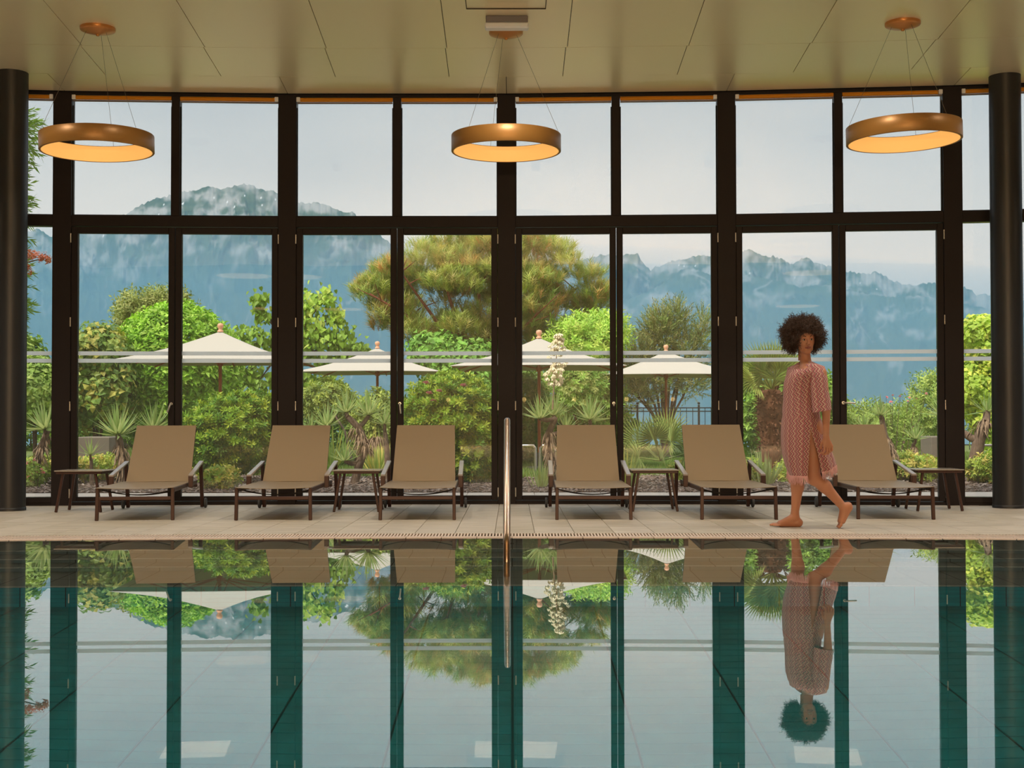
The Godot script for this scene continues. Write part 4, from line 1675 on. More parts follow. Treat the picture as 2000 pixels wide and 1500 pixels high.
# shrub or tree: stems from the ground into each blob, leaves on the blobs
func bush(called: String, label: String, category: String, blobs: Array, kind: String, count: int, smin: float, smax: float, palette: Array, foot: Vector3, stem: float, bark := "bark", shell := 0.62, lump := 0.16, lump_size := 2.0, up_pull := 0.35, group := "") -> Node3D:
	var t := thing(called, label, category, foot, 0.0, group)
	var local := []
	for b in blobs:
		local.append([b[0] - foot, b[1]])
	for b in local:
		var mid: Vector3 = Vector3(b[0].x * 0.35, b[0].y * 0.55, b[0].z * 0.4)
		part(t, "stem", trunk([Vector3(0, -0.05, 0), mid, b[0]], stem, stem * 0.35), M[bark])
		for k in 3:
			var d := rand_dir()
			d.y = absf(d.y)
			part(t, "branch", trunk([mid.lerp(b[0], 0.5), b[0] + Vector3(d.x * b[1].x, d.y * b[1].y, d.z * b[1].z) * 0.75], stem * 0.4, stem * 0.12, 6), M[bark])
	var pc := crown(local, count, smin, smax, palette, up_pull, shell, lump, lump_size, called.hash() % 1000)
	many(t, "foliage", get_sprig(kind), M.leaf, pc[0], pc[1])
	return t


func build_trees() -> void:
	var t: Node3D
	var bright := [Color(0.304, 0.557, 0.0506), Color(0.394, 0.659, 0.0759), Color(0.232, 0.456, 0.0506), Color(0.501, 0.742, 0.118)]
	# clipped hedge tree
	t = bush("clipped_hedge_tree", "dense bright green clipped tree behind the largest parasol", "tree", [blob(345, 725, 24.5, 112, 120, 1.1), blob(330, 790, 24.5, 100, 70, 1.0)], "laurel", 5200, 1.1, 1.7, bright, ground_under(at(340, 860, 24.5)), 0.08, "bark", 0.86, 0.05, 4.0)
	# tree top behind it
	t = bush("olive_green_tree", "flat topped olive green tree behind the clipped tree", "tree", [blob(292, 612, 33, 50, 24, 0.6), blob(262, 626, 32.5, 22, 14, 0.3), blob(330, 606, 33, 34, 20, 0.5)], "feather", 700, 1.0, 1.6, [Color(0.34, 0.405, 0.101), Color(0.448, 0.473, 0.151), Color(0.269, 0.338, 0.0844)], ground_under(at(320, 830, 33)), 0.09)
	# loose shrub by the planter
	t = bush("camellia_shrub", "tall loose shrub with broad leaves behind the grey planter", "shrub", [blob(190, 690, 23, 50, 42, 0.5), blob(170, 770, 23, 46, 60, 0.5), blob(215, 760, 23, 34, 60, 0.4)], "broad", 1500, 0.9, 1.5, [Color(0.232, 0.371, 0.0675), Color(0.357, 0.456, 0.101), Color(0.573, 0.54, 0.118), Color(0.179, 0.304, 0.0675)], ground_under(at(190, 870, 23)), 0.035, "bark", 0.5, 0.25)
	t = bush("garden_shrub", "light green shrub in the narrow gap next to the column", "shrub", [blob(70, 765, 22, 46, 55, 0.6), blob(50, 715, 22.5, 30, 50, 0.4)], "broad", 1100, 0.8, 1.3, [Color(0.34, 0.506, 0.101), Color(0.483, 0.624, 0.151), Color(0.269, 0.405, 0.0844)], ground_under(at(70, 870, 22)), 0.03, "bark", 0.55, 0.2)
	catalpa()
	# round rhododendrons close to the glass
	var rh := [Color(0.19, 0.36, 0.03), Color(0.3, 0.46, 0.04), Color(0.42, 0.52, 0.05), Color(0.12, 0.27, 0.03)]
	t = bush("rhododendron", "yellowish round evergreen shrub behind the second gap in the loungers", "shrub", [blob(455, 850, 17.4, 92, 72, 0.62), blob(420, 880, 17.2, 55, 48, 0.4), blob(490, 800, 17.5, 55, 30, 0.4)], "whorl", 3600, 0.8, 1.25, rh, ground_under(at(455, 946, 17.4)), 0.03, "bark", 0.7, 0.2, 3.2)
	t = bush("rhododendron", "round evergreen shrub with a few red blossoms on top", "shrub", [blob(885, 820, 17.6, 104, 82, 0.7), blob(930, 885, 17.4, 50, 55, 0.45), blob(830, 880, 17.4, 50, 60, 0.4), blob(880, 765, 17.6, 60, 30, 0.4)], "whorl", 4300, 0.8, 1.25, rh, ground_under(at(885, 946, 17.5)), 0.03, "bark", 0.72, 0.18, 3.2)
	var bl := get_sprig("petals")
	for q in [[838, 770], [858, 766], [846, 785], [832, 750], [905, 755]]:
		var p := at(q[0], q[1], 16.9)
		var o := part(t, "blossom", bl, M.petal_red)
		o.position = p - t.position
		o.scale = Vector3.ONE * 1.7
	pine()
	# greenery between and behind the parasols
	t = bush("vine_shrub", "broad leaved green climber behind the cream parasol tips", "shrub", [blob(905, 715, 28.9, 75, 45, 0.5), blob(850, 690, 29, 45, 30, 0.5), blob(945, 740, 28.8, 45, 50, 0.5)], "broad", 1700, 1.0, 1.7, [Color(0.25, 0.524, 0.0844), Color(0.357, 0.641, 0.118), Color(0.179, 0.389, 0.0675)], ground_under(at(900, 900, 29)), 0.03, "bark", 0.6, 0.2)
	t = bush("bright_shrub", "feathery lime green shrub behind the white flower spike", "shrub", [blob(1140, 672, 29, 56, 34, 0.7), blob(1175, 655, 29, 34, 24, 0.4), blob(1100, 690, 29, 40, 24, 0.4)], "feather", 1500, 0.9, 1.4, [Color(0.536, 0.792, 0.135), Color(0.661, 0.8, 0.169), Color(0.394, 0.641, 0.101)], ground_under(at(1140, 840, 29)), 0.04, "bark", 0.5, 0.25)
	t = bush("garden_shrub", "dark green shrub behind the steel bicycle stand", "shrub", [blob(1040, 845, 23.5, 30, 70, 0.4), blob(1030, 770, 23.5, 26, 40, 0.35)], "laurel", 1000, 0.9, 1.3, [Color(0.179, 0.304, 0.0675), Color(0.25, 0.371, 0.0844)], ground_under(at(1040, 890, 23.5)), 0.03)
	t = bush("garden_shrub", "green shrub with reddish stems under the parasol by the flower spike", "shrub", [blob(1135, 760, 26, 50, 55, 0.6), blob(1180, 790, 26, 34, 45, 0.4), blob(1095, 750, 26, 36, 30, 0.4)], "feather", 1300, 0.7, 1.1, [Color(0.25, 0.439, 0.0844), Color(0.357, 0.557, 0.101), Color(0.448, 0.506, 0.151)], ground_under(at(1140, 860, 26)), 0.04, "pine_bark", 0.4, 0.25)
	# feathery grey-green tree
	var bb := []
	for q in [[1300, 660, 46, 40], [1340, 690, 40, 36], [1255, 690, 38, 30], [1322, 622, 16, 26], [1292, 628, 14, 24], [1275, 650, 16, 20], [1370, 650, 14, 34], [1240, 720, 30, 24], [1300, 740, 60, 36], [1350, 745, 36, 32], [1250, 770, 36, 30], [1225, 750, 20, 46]]:
		bb.append(blob(q[0], q[1], 31, q[2], q[3], 0.4))
	t = bush("feathery_tree", "open feathery grey-green tree behind the furthest parasol", "tree", bb, "olive", 2000, 0.8, 1.4, [Color(0.34, 0.371, 0.135), Color(0.483, 0.473, 0.186), Color(0.215, 0.288, 0.118), Color(0.286, 0.405, 0.118)], ground_under(at(1300, 840, 31)), 0.045, "bark", 0.15, 0.3, 2.0, 0.9)
	for q in [[-60, 70], [60, 70], [180, 65], [300, 60], [430, 60], [560, 62], [690, 60], [810, 66], [930, 62], [1060, 54], [1180, 50], [1600, 46], [1960, 56]]:
		bush("boundary_hedge", "low green hedge along the far edge of the lawn", "hedge", [blob(q[0], 838, 32.5, q[1], 46, 0.5)], "laurel", 520, 1.2, 1.9, [Color(0.2, 0.34, 0.06), Color(0.28, 0.42, 0.08), Color(0.14, 0.25, 0.05)], ground_under(at(q[0], 870, 32.5)), 0.03, "bark", 0.7, 0.15, 2.0, 0.35, "hedge along the far lawn edge")
	# young maple at the end
	bb = []
	for q in [[1925, 690, 32, 50], [1900, 760, 30, 50], [1930, 800, 26, 70], [1900, 655, 18, 20], [1912, 640, 14, 12]]:
		bb.append(blob(q[0], q[1], 21, q[2], q[3], 0.4))
	t = bush("young_maple", "yellow-green young maple tree next to the column", "tree", bb, "broad", 1700, 0.7, 1.2, [Color(0.59, 0.776, 0.101), Color(0.751, 0.8, 0.135), Color(0.448, 0.641, 0.0844)], ground_under(at(1915, 900, 21)), 0.03, "bark", 0.35, 0.3)
	# tall conifer that reaches past the column
	t = bush("tall_conifer", "dark conifer edge showing past the black column", "tree", [blob(14, 240, 19, 22, 80, 0.25), blob(-6, 400, 19, 28, 110, 0.3), blob(-14, 600, 19, 34, 130, 0.4)], "scale", 1500, 1.0, 1.6, [Color(0.215, 0.371, 0.0675), Color(0.304, 0.473, 0.0844)], ground_under(at(10, 900, 19)), 0.1, "bark", 0.5, 0.3, 4.0, -0.2)
	# red maple twigs
	var rp := at(20, 520, 18)
	t = thing("red_maple", "red leaved maple twigs showing past the black column", "tree", ground_under(rp))
	part(t, "stem", trunk([Vector3(0, -0.05, 0), Vector3(-0.1, 1.6, 0), rp - t.position, at(84, 505, 18) - t.position], 0.05, 0.006), M.bark)
	part(t, "branch", trunk([rp - t.position, at(55, 528, 18) - t.position], 0.012, 0.004, 6), M.bark)
	var P := []
	var C := []
	for q in [[78, 502, 10, 5], [88, 506, 7, 4], [60, 497, 7, 4], [52, 526, 8, 5]]:
		for i in 14:
			var p := at(q[0] + rng.randf_range(-q[2], q[2]), q[1] + rng.randf_range(-q[3], q[3]), 18 + rng.randf_range(-0.1, 0.1)) - t.position
			P.append(Transform3D(Basis.from_euler(Vector3(rng.randf() * TAU, rng.randf() * TAU, 0)).scaled(Vector3.ONE * 0.45), p))
			C.append(Color(0.536, 0.169, 0.101))
	many(t, "foliage", get_sprig("broad"), M.leaf, P, C)
	# greenery round the fan palm
	t = bush("garden_shrub", "green shrub around the thick fan palm trunk", "shrub", [blob(1465, 800, 21, 26, 80, 0.4), blob(1560, 790, 21.5, 46, 70, 0.5), blob(1610, 800, 21.5, 30, 60, 0.4)], "laurel", 1500, 0.9, 1.4, [Color(0.286, 0.49, 0.0844), Color(0.411, 0.624, 0.118), Color(0.196, 0.338, 0.0675)], ground_under(at(1500, 880, 21.5)), 0.03, "bark", 0.55, 0.2)
	t = bush("garden_shrub", "low green shrub in front of the iron fence by the pink flowers", "shrub", [blob(1690, 850, 22, 46, 44, 0.5), blob(1760, 840, 24, 60, 30, 0.5), blob(1815, 800, 23, 26, 60, 0.4)], "feather", 1500, 0.6, 1.0, [Color(0.376, 0.524, 0.118), Color(0.536, 0.641, 0.169), Color(0.269, 0.405, 0.0844)], ground_under(at(1750, 890, 22.5)), 0.02, "bark", 0.4, 0.25)
	t = bush("garden_shrub", "low hedge below the catalpa branches", "shrub", [blob(640, 790, 24, 50, 40, 0.5), blob(740, 830, 21, 46, 60, 0.5)], "laurel", 1200, 0.8, 1.2, [Color(0.357, 0.456, 0.101), Color(0.483, 0.557, 0.118), Color(0.25, 0.338, 0.0844)], ground_under(at(690, 880, 22)), 0.03, "bark", 0.55, 0.2)


# catalpa: long drooping branches with large single leaves
func catalpa() -> void:
	var d := 29.2
	var foot := ground_under(at(560, 880, d))
	var t := thing("catalpa_tree", "catalpa with large bright green leaves between two parasols", "tree", foot)
	part(t, "trunk", trunk([Vector3(0, -0.05, 0), Vector3(0.03, 1.0, 0), at(562, 700, d) - foot], 0.11, 0.08), M.bark)
	var fork := at(562, 700, d) - foot
	var mb := MB.new()
	mb.colored = true
	# one heart-shaped leaf hanging from its stalk, tip down
	var pts := [Vector2(0, 0), Vector2(0.06, 0.025), Vector2(0.095, -0.03), Vector2(0.085, -0.1), Vector2(0.045, -0.17), Vector2(0, -0.235)]
	for i in 5:
		for s: float in [-1.0, 1.0]:
			var a := Vector3(0, pts[0].y - 0.02, 0)
			var p0 := Vector3(s * pts[i].x, pts[i].y, absf(pts[i].x) * 0.3)
			var p1 := Vector3(s * pts[i + 1].x, pts[i + 1].y, absf(pts[i + 1].x) * 0.3)
			if s > 0:
				mb.tri(a, p1, p0)
			else:
				mb.tri(a, p0, p1)
	var heart := mb.mesh()
	var shades := []
	for c in [Color(0.358, 0.567, 0.0675), Color(0.458, 0.64, 0.0944), Color(0.258, 0.459, 0.054), Color(0.544, 0.64, 0.135)]:
		var m: StandardMaterial3D = M.leaf.duplicate()
		m.vertex_color_use_as_albedo = false
		m.albedo_color = c.linear_to_srgb()
		shades.append(m)
	var clumps := [[600, 600, 34, 32], [640, 580, 22, 20], [660, 615, 16, 22], [610, 650, 50, 30], [660, 665, 40, 26], [590, 690, 36, 24], [700, 685, 26, 18], [720, 700, 16, 12], [640, 700, 30, 16], [600, 745, 34, 18], [645, 745, 20, 14], [505, 590, 18, 20], [515, 615, 14, 18], [480, 650, 46, 16], [500, 675, 40, 18], [480, 720, 36, 20], [505, 745, 26, 18], [465, 740, 22, 14], [560, 640, 30, 60]]
	var P := []
	var C := []
	var placed := 0
	for q in clumps:
		var c := at(q[0], q[1], d) - foot
		part(t, "branch", trunk([fork, fork.lerp(c, 0.6) + Vector3(0, 0.15, 0), c], 0.035, 0.01, 6), M.bark)
		var n := int(q[2] * q[3] / 6.0) + 16
		for i in n:
			var u := Vector3(rng.randfn() * 0.5, rng.randfn() * 0.5, rng.randfn() * 0.5)
			var p: Vector3 = c + Vector3(u.x * q[2], u.y * q[3], u.z * q[2] * 0.8) * (d / F)
			var b := Basis.from_euler(Vector3(rng.randf_range(-1.1, 0.3), rng.randf_range(-1.0, 1.0), rng.randf_range(-0.5, 0.5))).scaled_local(Vector3.ONE * rng.randf_range(0.42, 0.7))
			if placed < 280 and u.z > -0.1:
				placed += 1
				var o := part(t, "leaf", heart, shades[rng.randi() % 4])
				o.transform = Transform3D(b, p)
			else:
				P.append(Transform3D(b, p))
				var k := rng.randf_range(0.7, 1.2)
				C.append(Color(0.25 * k, 0.42 * k, 0.05 * k))
	many(t, "foliage", heart, M.leaf, P, C)


# pine: red-brown limbs, tufts of long needles
func pine() -> void:
	var d := 30.0
	var foot := ground_under(at(955, 880, d))
	var t := thing("pine_tree", "wide spreading pine with reddish limbs behind the parasols", "tree", foot)
	var P := []
	var C := []
	var fork := at(928, 690, d) - foot
	part(t, "trunk", trunk([Vector3(0, -0.05, 0), Vector3(-0.15, 1.0, 0), fork], 0.17, 0.13, 12), M.pine_bark)
	var pal := [Color(0.38, 0.47, 0.1), Color(0.5, 0.54, 0.14), Color(0.28, 0.39, 0.1), Color(0.56, 0.48, 0.16), Color(0.66, 0.36, 0.14)]
	# limbs to clusters laid out over the crown
	var limbs := [[800, 600], [860, 520], [930, 480], [1010, 470], [1080, 500], [1130, 560], [1150, 620], [1060, 610], [980, 580], [900, 600], [840, 650], [760, 620], [730, 580], [790, 540], [1010, 540], [1100, 650]]
	var tips := []
	for q in limbs:
		var z := rng.randf_range(-1.4, 1.6)
		var e := at(q[0], q[1], d) - foot + Vector3(0, 0, z)
		var k := fork.lerp(e, 0.45) + Vector3(0, -0.15, 0) + rand_dir() * 0.15
		part(t, "limb", trunk([fork + rand_dir() * 0.05, k, e], 0.07, 0.018, 7), M.pine_bark)
		tips.append([k, e])
		for i in 4:
			var s := k.lerp(e, rng.randf_range(0.3, 1.0))
			var w := s + Vector3(rng.randf_range(-0.6, 0.6), rng.randf_range(-0.05, 0.5), rng.randf_range(-0.5, 0.5))
			part(t, "branch", trunk([s, w], 0.018, 0.006, 5), M.pine_bark)
	# clusters of tufts fill the crown outline
	var lumps := []
	for i in 175:
		var a := rng.randf() * TAU
		var r := sqrt(rng.randf())
		var px := 945.0 + cos(a) * r * 222.0
		var py := 575.0 - sin(a) * r * (112.0 if sin(a) > 0 else 118.0)
		if px < 790 and py < 540 - (790 - px) * -0.7 - 60:
			continue
		if px > 1110 and py < 500 + (px - 1110) * 0.8:
			continue
		lumps.append([at(px, py, d) - foot + Vector3(0, 0, rng.randf_range(-1.5, 1.5) * sqrt(1.0 - r * r * 0.9)), rng.randf_range(0.22, 0.42)])
	for q in [[705, 575], [720, 560], [735, 600], [740, 640], [755, 560], [770, 520], [1165, 600], [1175, 570], [1165, 640], [1105, 490], [1060, 476], [1020, 470], [900, 470], [860, 475], [830, 485], [950, 468]]:
		lumps.append([at(q[0], q[1], d) - foot, rng.randf_range(0.16, 0.26)])
	for l in lumps:
		var n := int(l[1] * 110)
		var brown := rng.randf() < 0.22
		for i in n:
			var dr := rand_dir()
			var p: Vector3 = l[0] + Vector3(dr.x * 1.2, dr.y * 0.7, dr.z * 1.2) * l[1] * pow(rng.randf(), 0.4)
			var axis := (dr * 0.5 + Vector3.UP * 0.9).normalized()
			var side := axis.cross(rand_dir()).normalized()
			var s := rng.randf_range(0.9, 1.5)
			P.append(Transform3D(Basis(side, axis, side.cross(axis)).scaled_local(Vector3(s, s, s)), p))
			var c: Color = pal[rng.randi_range(2, 4) if brown else rng.randi_range(0, 3)]
			var k := rng.randf_range(0.8, 1.3)
			C.append(Color(c.r * k, c.g * k, c.b * k))
	many(t, "foliage", get_sprig("needles"), M.leaf, P, C)


# ---------------------------------------------------------------- yuccas, palms, small things
func blade_mesh(length: float, width: float, bend: float) -> ArrayMesh:
	var mb := MB.new()
	var n := 5
	for i in n:
		for side: float in [-1.0, 1.0]:
			var q := []
			for j in 2:
				var t := float(i + j) / n
				var w := width * (0.55 + 0.45 * sin(PI * minf(t * 1.5, 1.0))) * (1.0 - pow(t, 2.2)) * 0.5
				var c := Vector3(0, length * t * (1.0 - 0.25 * bend * t), length * bend * t * t * 0.6)
				q.append(c)
				q.append(c + Vector3(side * w, 0, -absf(w) * 0.35))
			if side > 0:
				mb.tri(q[0], q[1], q[3])
				mb.tri(q[0], q[3], q[2])
			else:
				mb.tri(q[0], q[3], q[1])
				mb.tri(q[0], q[2], q[3])
	return mb.mesh()

var blades := []
var blade_mats := []

func rosette(t: Node3D, c: Vector3, reach: float, n: int, lean := Vector3.UP, spread := 1.25) -> void:
	if blades.is_empty():
		for b: float in [0.02, 0.1, 0.22]:
			blades.append(blade_mesh(1.0, 0.105, b))
		for k in [Color(0.11, 0.23, 0.05), Color(0.17, 0.31, 0.06), Color(0.22, 0.36, 0.09), Color(0.3, 0.42, 0.16)]:
			var m: StandardMaterial3D = M.leaf.duplicate()
			m.vertex_color_use_as_albedo = false
			m.albedo_color = k.linear_to_srgb()
			blade_mats.append(m)
	for i in n:
		var a := i * 2.39996
		var tilt := spread * 1.2 * pow((i + 0.5) / n, 0.75) * rng.randf_range(0.85, 1.12)
		var dir := Vector3(cos(a) * sin(tilt), cos(tilt), sin(a) * sin(tilt))
		dir = (dir + (lean - Vector3.UP) * 0.8).normalized()
		var out := Vector3(cos(a), 0, sin(a))
		var z := (out - dir * out.dot(dir)).normalized()
		var x := dir.cross(z).normalized()
		var o := part(t, "leaf", blades[rng.randi() % 3], blade_mats[rng.randi() % 4])
		var s := reach * rng.randf_range(0.78, 1.05)
		o.transform = Transform3D(Basis(x * s, dir * s, -z * s), c)

func skirt(t: Node3D, a: Vector3, b: Vector3, r: float, n: int) -> void:
	var mb := MB.new()
	for i in n:
		var k := rng.randf()
		var an := rng.randf() * TAU
		var c := a.lerp(b, k)
		var out := Vector3(cos(an), 0, sin(an))
		var d := (out * 0.7 + Vector3.DOWN * rng.randf_range(0.4, 1.4)).normalized()
		leaf(mb, c + out * r * 0.6, d, out, rng.randf_range(0.09, 0.17), rng.randf_range(0.018, 0.032), 0.3, 0.2)
	part(t, "dry_leaves", mb.mesh(), M.dry_leaf)

# heads: [px, py, leaf length in px]; the first point of the trunk is on the ground
func yucca(label: String, d: float, path: Array, heads: Array, skirted: Array, r := 0.05) -> Node3D:
	var g := ground_under(at(path[0][0], 905, d))
	var t := thing("yucca", label, "yucca", g, 0.0, "yuccas outside the glass")
	var pts := [Vector3(0, -0.05, 0)]
	for i in range(1, path.size()):
		pts.append(at(path[i][0], path[i][1], d) - g)
	part(t, "trunk", trunk(pts, r * 1.25, r * 0.8), M.yucca_bark)
	for h in heads:
		var c := at(h[0], h[1], d) - g
		c.z += rng.randf_range(-0.12, 0.12)
		var near: Vector3 = pts[0]
		for p in pts:
			if p.distance_to(c) < near.distance_to(c) and p.y < c.y + 0.05:
				near = p
		if near.distance_to(c) > 0.03:
			part(t, "trunk", trunk([near, near.lerp(c, 0.5) + Vector3(0, -0.02, 0.01), c], r * 0.7, r * 0.55), M.yucca_bark)
		var lean := Vector3(h[3] if h.size() > 3 else 0.0, 1, 0)
		rosette(t, c, h[2] * d / F, h[4] if h.size() > 4 else 34, lean)
	for s in skirted:
		skirt(t, at(s[0], s[1], d) - g, at(s[2], s[3], d) - g, r * 1.3, s[4])
	return t


func fan_frond(n: int, reach: float, width: float) -> ArrayMesh:
	# a stalk along +y ending in a fan of narrow fingers
	var mb := MB.new()
	mb.tube([Vector3.ZERO, Vector3(0, 0.55 * reach, 0)], [0.012, 0.006], 5, false)
	var hub := Vector3(0, 0.55 * reach, 0)
	for i in n:
		var a := lerpf(-1.9, 1.9, i / (n - 1.0))
		var d := Vector3(sin(a), cos(a), 0)
		var l := reach * (0.62 - 0.12 * absf(a) / 1.9)
		leaf(mb, hub, d, Vector3.BACK, l, width, 0.0, 1.1 if i % 2 else 0.5, 0.5)
	return mb.mesh()

func fan_palm(label: String, d: float, gx: float, top: Array, reach_px: float, n: int, r: float, pal: Array, low := -0.2) -> Node3D:
	var g := ground_under(at(gx, 905, d))
	var t := thing("fan_palm", label, "palm", g)
	var c := at(top[0], top[1], d) - g
	if c.y > 0.3:
		var mb := MB.new()
		mb.lathe(Transform3D(), [Vector2(r * 0.8, -0.05), Vector2(r * 0.85, c.y * 0.4), Vector2(r * 1.15, c.y * 0.7), Vector2(r * 1.1, c.y * 0.9), Vector2(r * 0.7, c.y), Vector2(0.0, c.y + 0.02)], 20)
		part(t, "trunk", mb.mesh(), M.palm_fibre)
		mb = MB.new()
		for i in 520:
			var an := rng.randf() * TAU
			var k := rng.randf_range(0.3, 1.0)
			var out := Vector3(cos(an), 0, sin(an))
			leaf(mb, out * r * 0.95 + Vector3(0, c.y * k, 0), (out * 0.8 + Vector3(0, rng.randf_range(-0.3, 0.9), 0)).normalized(), Vector3.UP, rng.randf_range(0.06, 0.13), 0.04, 0.1, 0.3)
		part(t, "fibre_stubs", mb.mesh(), M.palm_fibre)
	var reach := reach_px * d / F
	var fm := [fan_frond(30, reach, reach * 0.03), fan_frond(24, reach * 0.9, reach * 0.032)]
	var mats := []
	for k in pal:
		var m: StandardMaterial3D = M.palm_leaf.duplicate()
		m.albedo_color = k.linear_to_srgb()
		mats.append(m)
	for i in n:
		var a := i * 2.39996
		var el := lerpf(1.35, low, (i + 0.5) / n)
		var dir := Vector3(cos(a) * cos(el), sin(el), sin(a) * cos(el))
		var face := Vector3.UP.lerp(Vector3.BACK, rng.randf_range(0.25, 0.9)) + rand_dir() * 0.25
		face = (face - dir * face.dot(dir)).normalized()
		var x := dir.cross(face).normalized()
		var o := part(t, "frond", fm[i % 2], mats[rng.randi() % mats.size()])
		o.transform = Transform3D(Basis(x, dir, face), c)
	return t


func clump(label: String, px: float, py: float, d: float, reach_px: float, n: int, pal: Array, called := "flax_clump") -> void:
	var g := ground_under(on(px, py, 0.0) if d <= 0 else at(px, 905, d))
	var t := thing(called, label, "plant", g)
	if blades.is_empty():
		rosette(t, Vector3.ZERO, 0.01, 1)
	var mats := []
	for k in pal:
		var m: StandardMaterial3D = M.leaf.duplicate()
		m.vertex_color_use_as_albedo = false
		m.albedo_color = k.linear_to_srgb()
		mats.append(m)
	for i in n:
		var a := rng.randf() * TAU
		var tilt := rng.randf_range(0.05, 0.75)
		var dir := Vector3(cos(a) * sin(tilt), cos(tilt), sin(a) * sin(tilt))
		var out := Vector3(cos(a), 0, sin(a))
		var z := (out - dir * out.dot(dir)).normalized()
		var s := reach_px * absf(g.z) / F * rng.randf_range(0.6, 1.05)
		var o := part(t, "leaf", blades[rng.randi() % 3], mats[rng.randi() % mats.size()])
		o.transform = Transform3D(Basis(dir.cross(z) * s * 0.8, dir * s, -z * s), out * rng.randf_range(0.0, 0.12))


func build_garden() -> void:
	yucca("young yucca leaning over rocks in the narrow gap by the column", 16.6, [[60, 940], [72, 905], [92, 842]], [[95, 838, 66, -0.15, 40]], [[70, 905, 92, 850, 70]])
	yucca("yucca with a shaggy dry skirt beside the grey planter", 17.0, [[243, 940], [240, 900], [232, 855]], [[231, 850, 74, -0.1, 46]], [[243, 930, 236, 862, 170]], 0.06)
	yucca("small upright yucca in front of the grey planter", 16.4, [[180, 930], [178, 898]], [[178, 888, 40, 0.0, 22]], [], 0.025)
	yucca("branching yucca with shaggy bark between two loungers", 17.2, [[690, 940], [702, 905], [716, 868], [700, 835], [680, 815]], [[676, 806, 56, -0.05], [719, 812, 64, 0.0, 38], [674, 900, 48, 0.0, 30]], [[716, 880, 696, 832, 150], [722, 860, 738, 850, 70]], 0.05)
	var y := yucca("yucca carrying a tall white flower spike", 17.4, [[1080, 940], [1072, 890], [1070, 850], [1084, 818]], [[1054, 818, 54, -0.1], [1082, 812, 62, 0.0, 38], [1106, 838, 46, 0.0, 26]], [[1078, 915, 1072, 842, 170]], 0.05)
	yucca("green yucca rising behind the end lounger's back", 19.4, [[302, 940], [301, 880], [300, 848]], [[300, 838, 64, 0.05, 40]], [[302, 915, 300, 860, 60]], 0.05)
	yucca("two-headed yucca behind the lounger by the yellowish shrub", 18.2, [[628, 940], [624, 890], [612, 855]], [[638, 832, 58, 0.0], [606, 840, 44, -0.05, 26]], [], 0.04)
	yucca("single yucca head behind the table beside the handrail lounger", 18.4, [[758, 940], [756, 880], [752, 845]], [[752, 828, 50, 0.2, 26]], [], 0.04)
	yucca("broad yucca beside the door post next to the flower spike", 18.2, [[1156, 940], [1156, 890], [1153, 840]], [[1152, 820, 62, 0.1, 38]], [[1156, 890, 1154, 850, 50]], 0.045)
	# the flower spike
	var s0 := at(1079, 800, 17.3) - y.position
	var s1 := at(1092, 648, 17.3) - y.position
	part(y, "flower_stalk", trunk([s0, s0.lerp(s1, 0.5) + Vector3(-0.01, 0, 0), s1], 0.012, 0.005, 7), M.dry_leaf)
	var bell := get_sprig("bell")
	for i in 120:
		var k := rng.randf_range(0.33, 1.0)
		var w := 0.155 * (1.0 - pow(absf(k - 0.5) / 0.55, 2.0)) * (0.55 + 0.45 * sin(k * 17.0) * sin(k * 17.0)) + 0.02
		var an := rng.randf() * TAU
		var o := part(y, "flower", bell, M.petal_cream)
		o.position = s0.lerp(s1, k) + Vector3(cos(an), 0, sin(an)) * w * sqrt(rng.randf()) + Vector3(0, 0.01, 0)
		o.rotation = Vector3(rng.randf_range(-0.4, 0.4), rng.randf() * TAU, rng.randf_range(-0.4, 0.4))
		o.scale = Vector3.ONE * rng.randf_range(0.9, 1.4)
	yucca("leaning yucca with a dry trunk behind the lounger by the woman", 17.4, [[1760, 940], [1750, 900], [1728, 850], [1722, 815]], [[1719, 812, 46, 0.0], [1688, 838, 44, -0.05, 26]], [[1752, 905, 1727, 848, 150]], 0.045)
	yucca("small yucca growing next to the iron fence", 18.5, [[1786, 940], [1786, 900], [1784, 868]], [[1784, 858, 44, 0.0, 30]], [[1786, 905, 1785, 870, 60]], 0.035)
	yucca("yucca with wide dark leaves above the planter by the end post", 18.0, [[1852, 940], [1850, 880], [1846, 820]], [[1845, 812, 56, -0.1, 36]], [[1850, 880, 1847, 830, 60]], 0.04)
	yucca("thick forked yucca trunk with bleached bark by the end column", 17.2, [[1905, 940], [1905, 900], [1912, 860], [1925, 825]], [[1932, 805, 56, 0.25, 26], [1885, 845, 30, -0.2, 10]], [[1905, 920, 1906, 890, 60], [1910, 840, 1930, 815, 50]], 0.085)
	var pg := [Color(0.309, 0.413, 0.0727), Color(0.425, 0.51, 0.109), Color(0.219, 0.328, 0.0608)]
	fan_palm("thick trunked fan palm behind the walking woman", 17.8, 1507, [1507, 762], 92, 24, 0.17, pg, 0.25)
	fan_palm("low fan palm behind the small table and lounger", 17.0, 1290, [1290, 900], 96, 10, 0.06, [Color(0.284, 0.389, 0.0972), Color(0.386, 0.486, 0.146), Color(0.206, 0.316, 0.085)], 0.1)
	clump("grey-green spiky palm seedling below the thick fan palm", 1495, 905, 16.6, 78, 46, [Color(0.284, 0.377, 0.17), Color(0.386, 0.474, 0.243), Color(0.206, 0.305, 0.122)], "spiky_palm")
	var fx := [Color(0.357, 0.506, 0.0844), Color(0.715, 0.675, 0.101), Color(0.232, 0.405, 0.0844)]
	clump("yellow striped flax clump beside the low fan palm", 1222, 905, 16.2, 80, 40, fx)
	clump("reddish green flax clump under the branching yucca", 738, 905, 19.5, 100, 50, [Color(0.357, 0.473, 0.0844), Color(0.644, 0.506, 0.118), Color(0.25, 0.405, 0.0844)])
	clump("yellow-green flax clump behind the lounger arm", 648, 905, 20.8, 92, 40, fx)
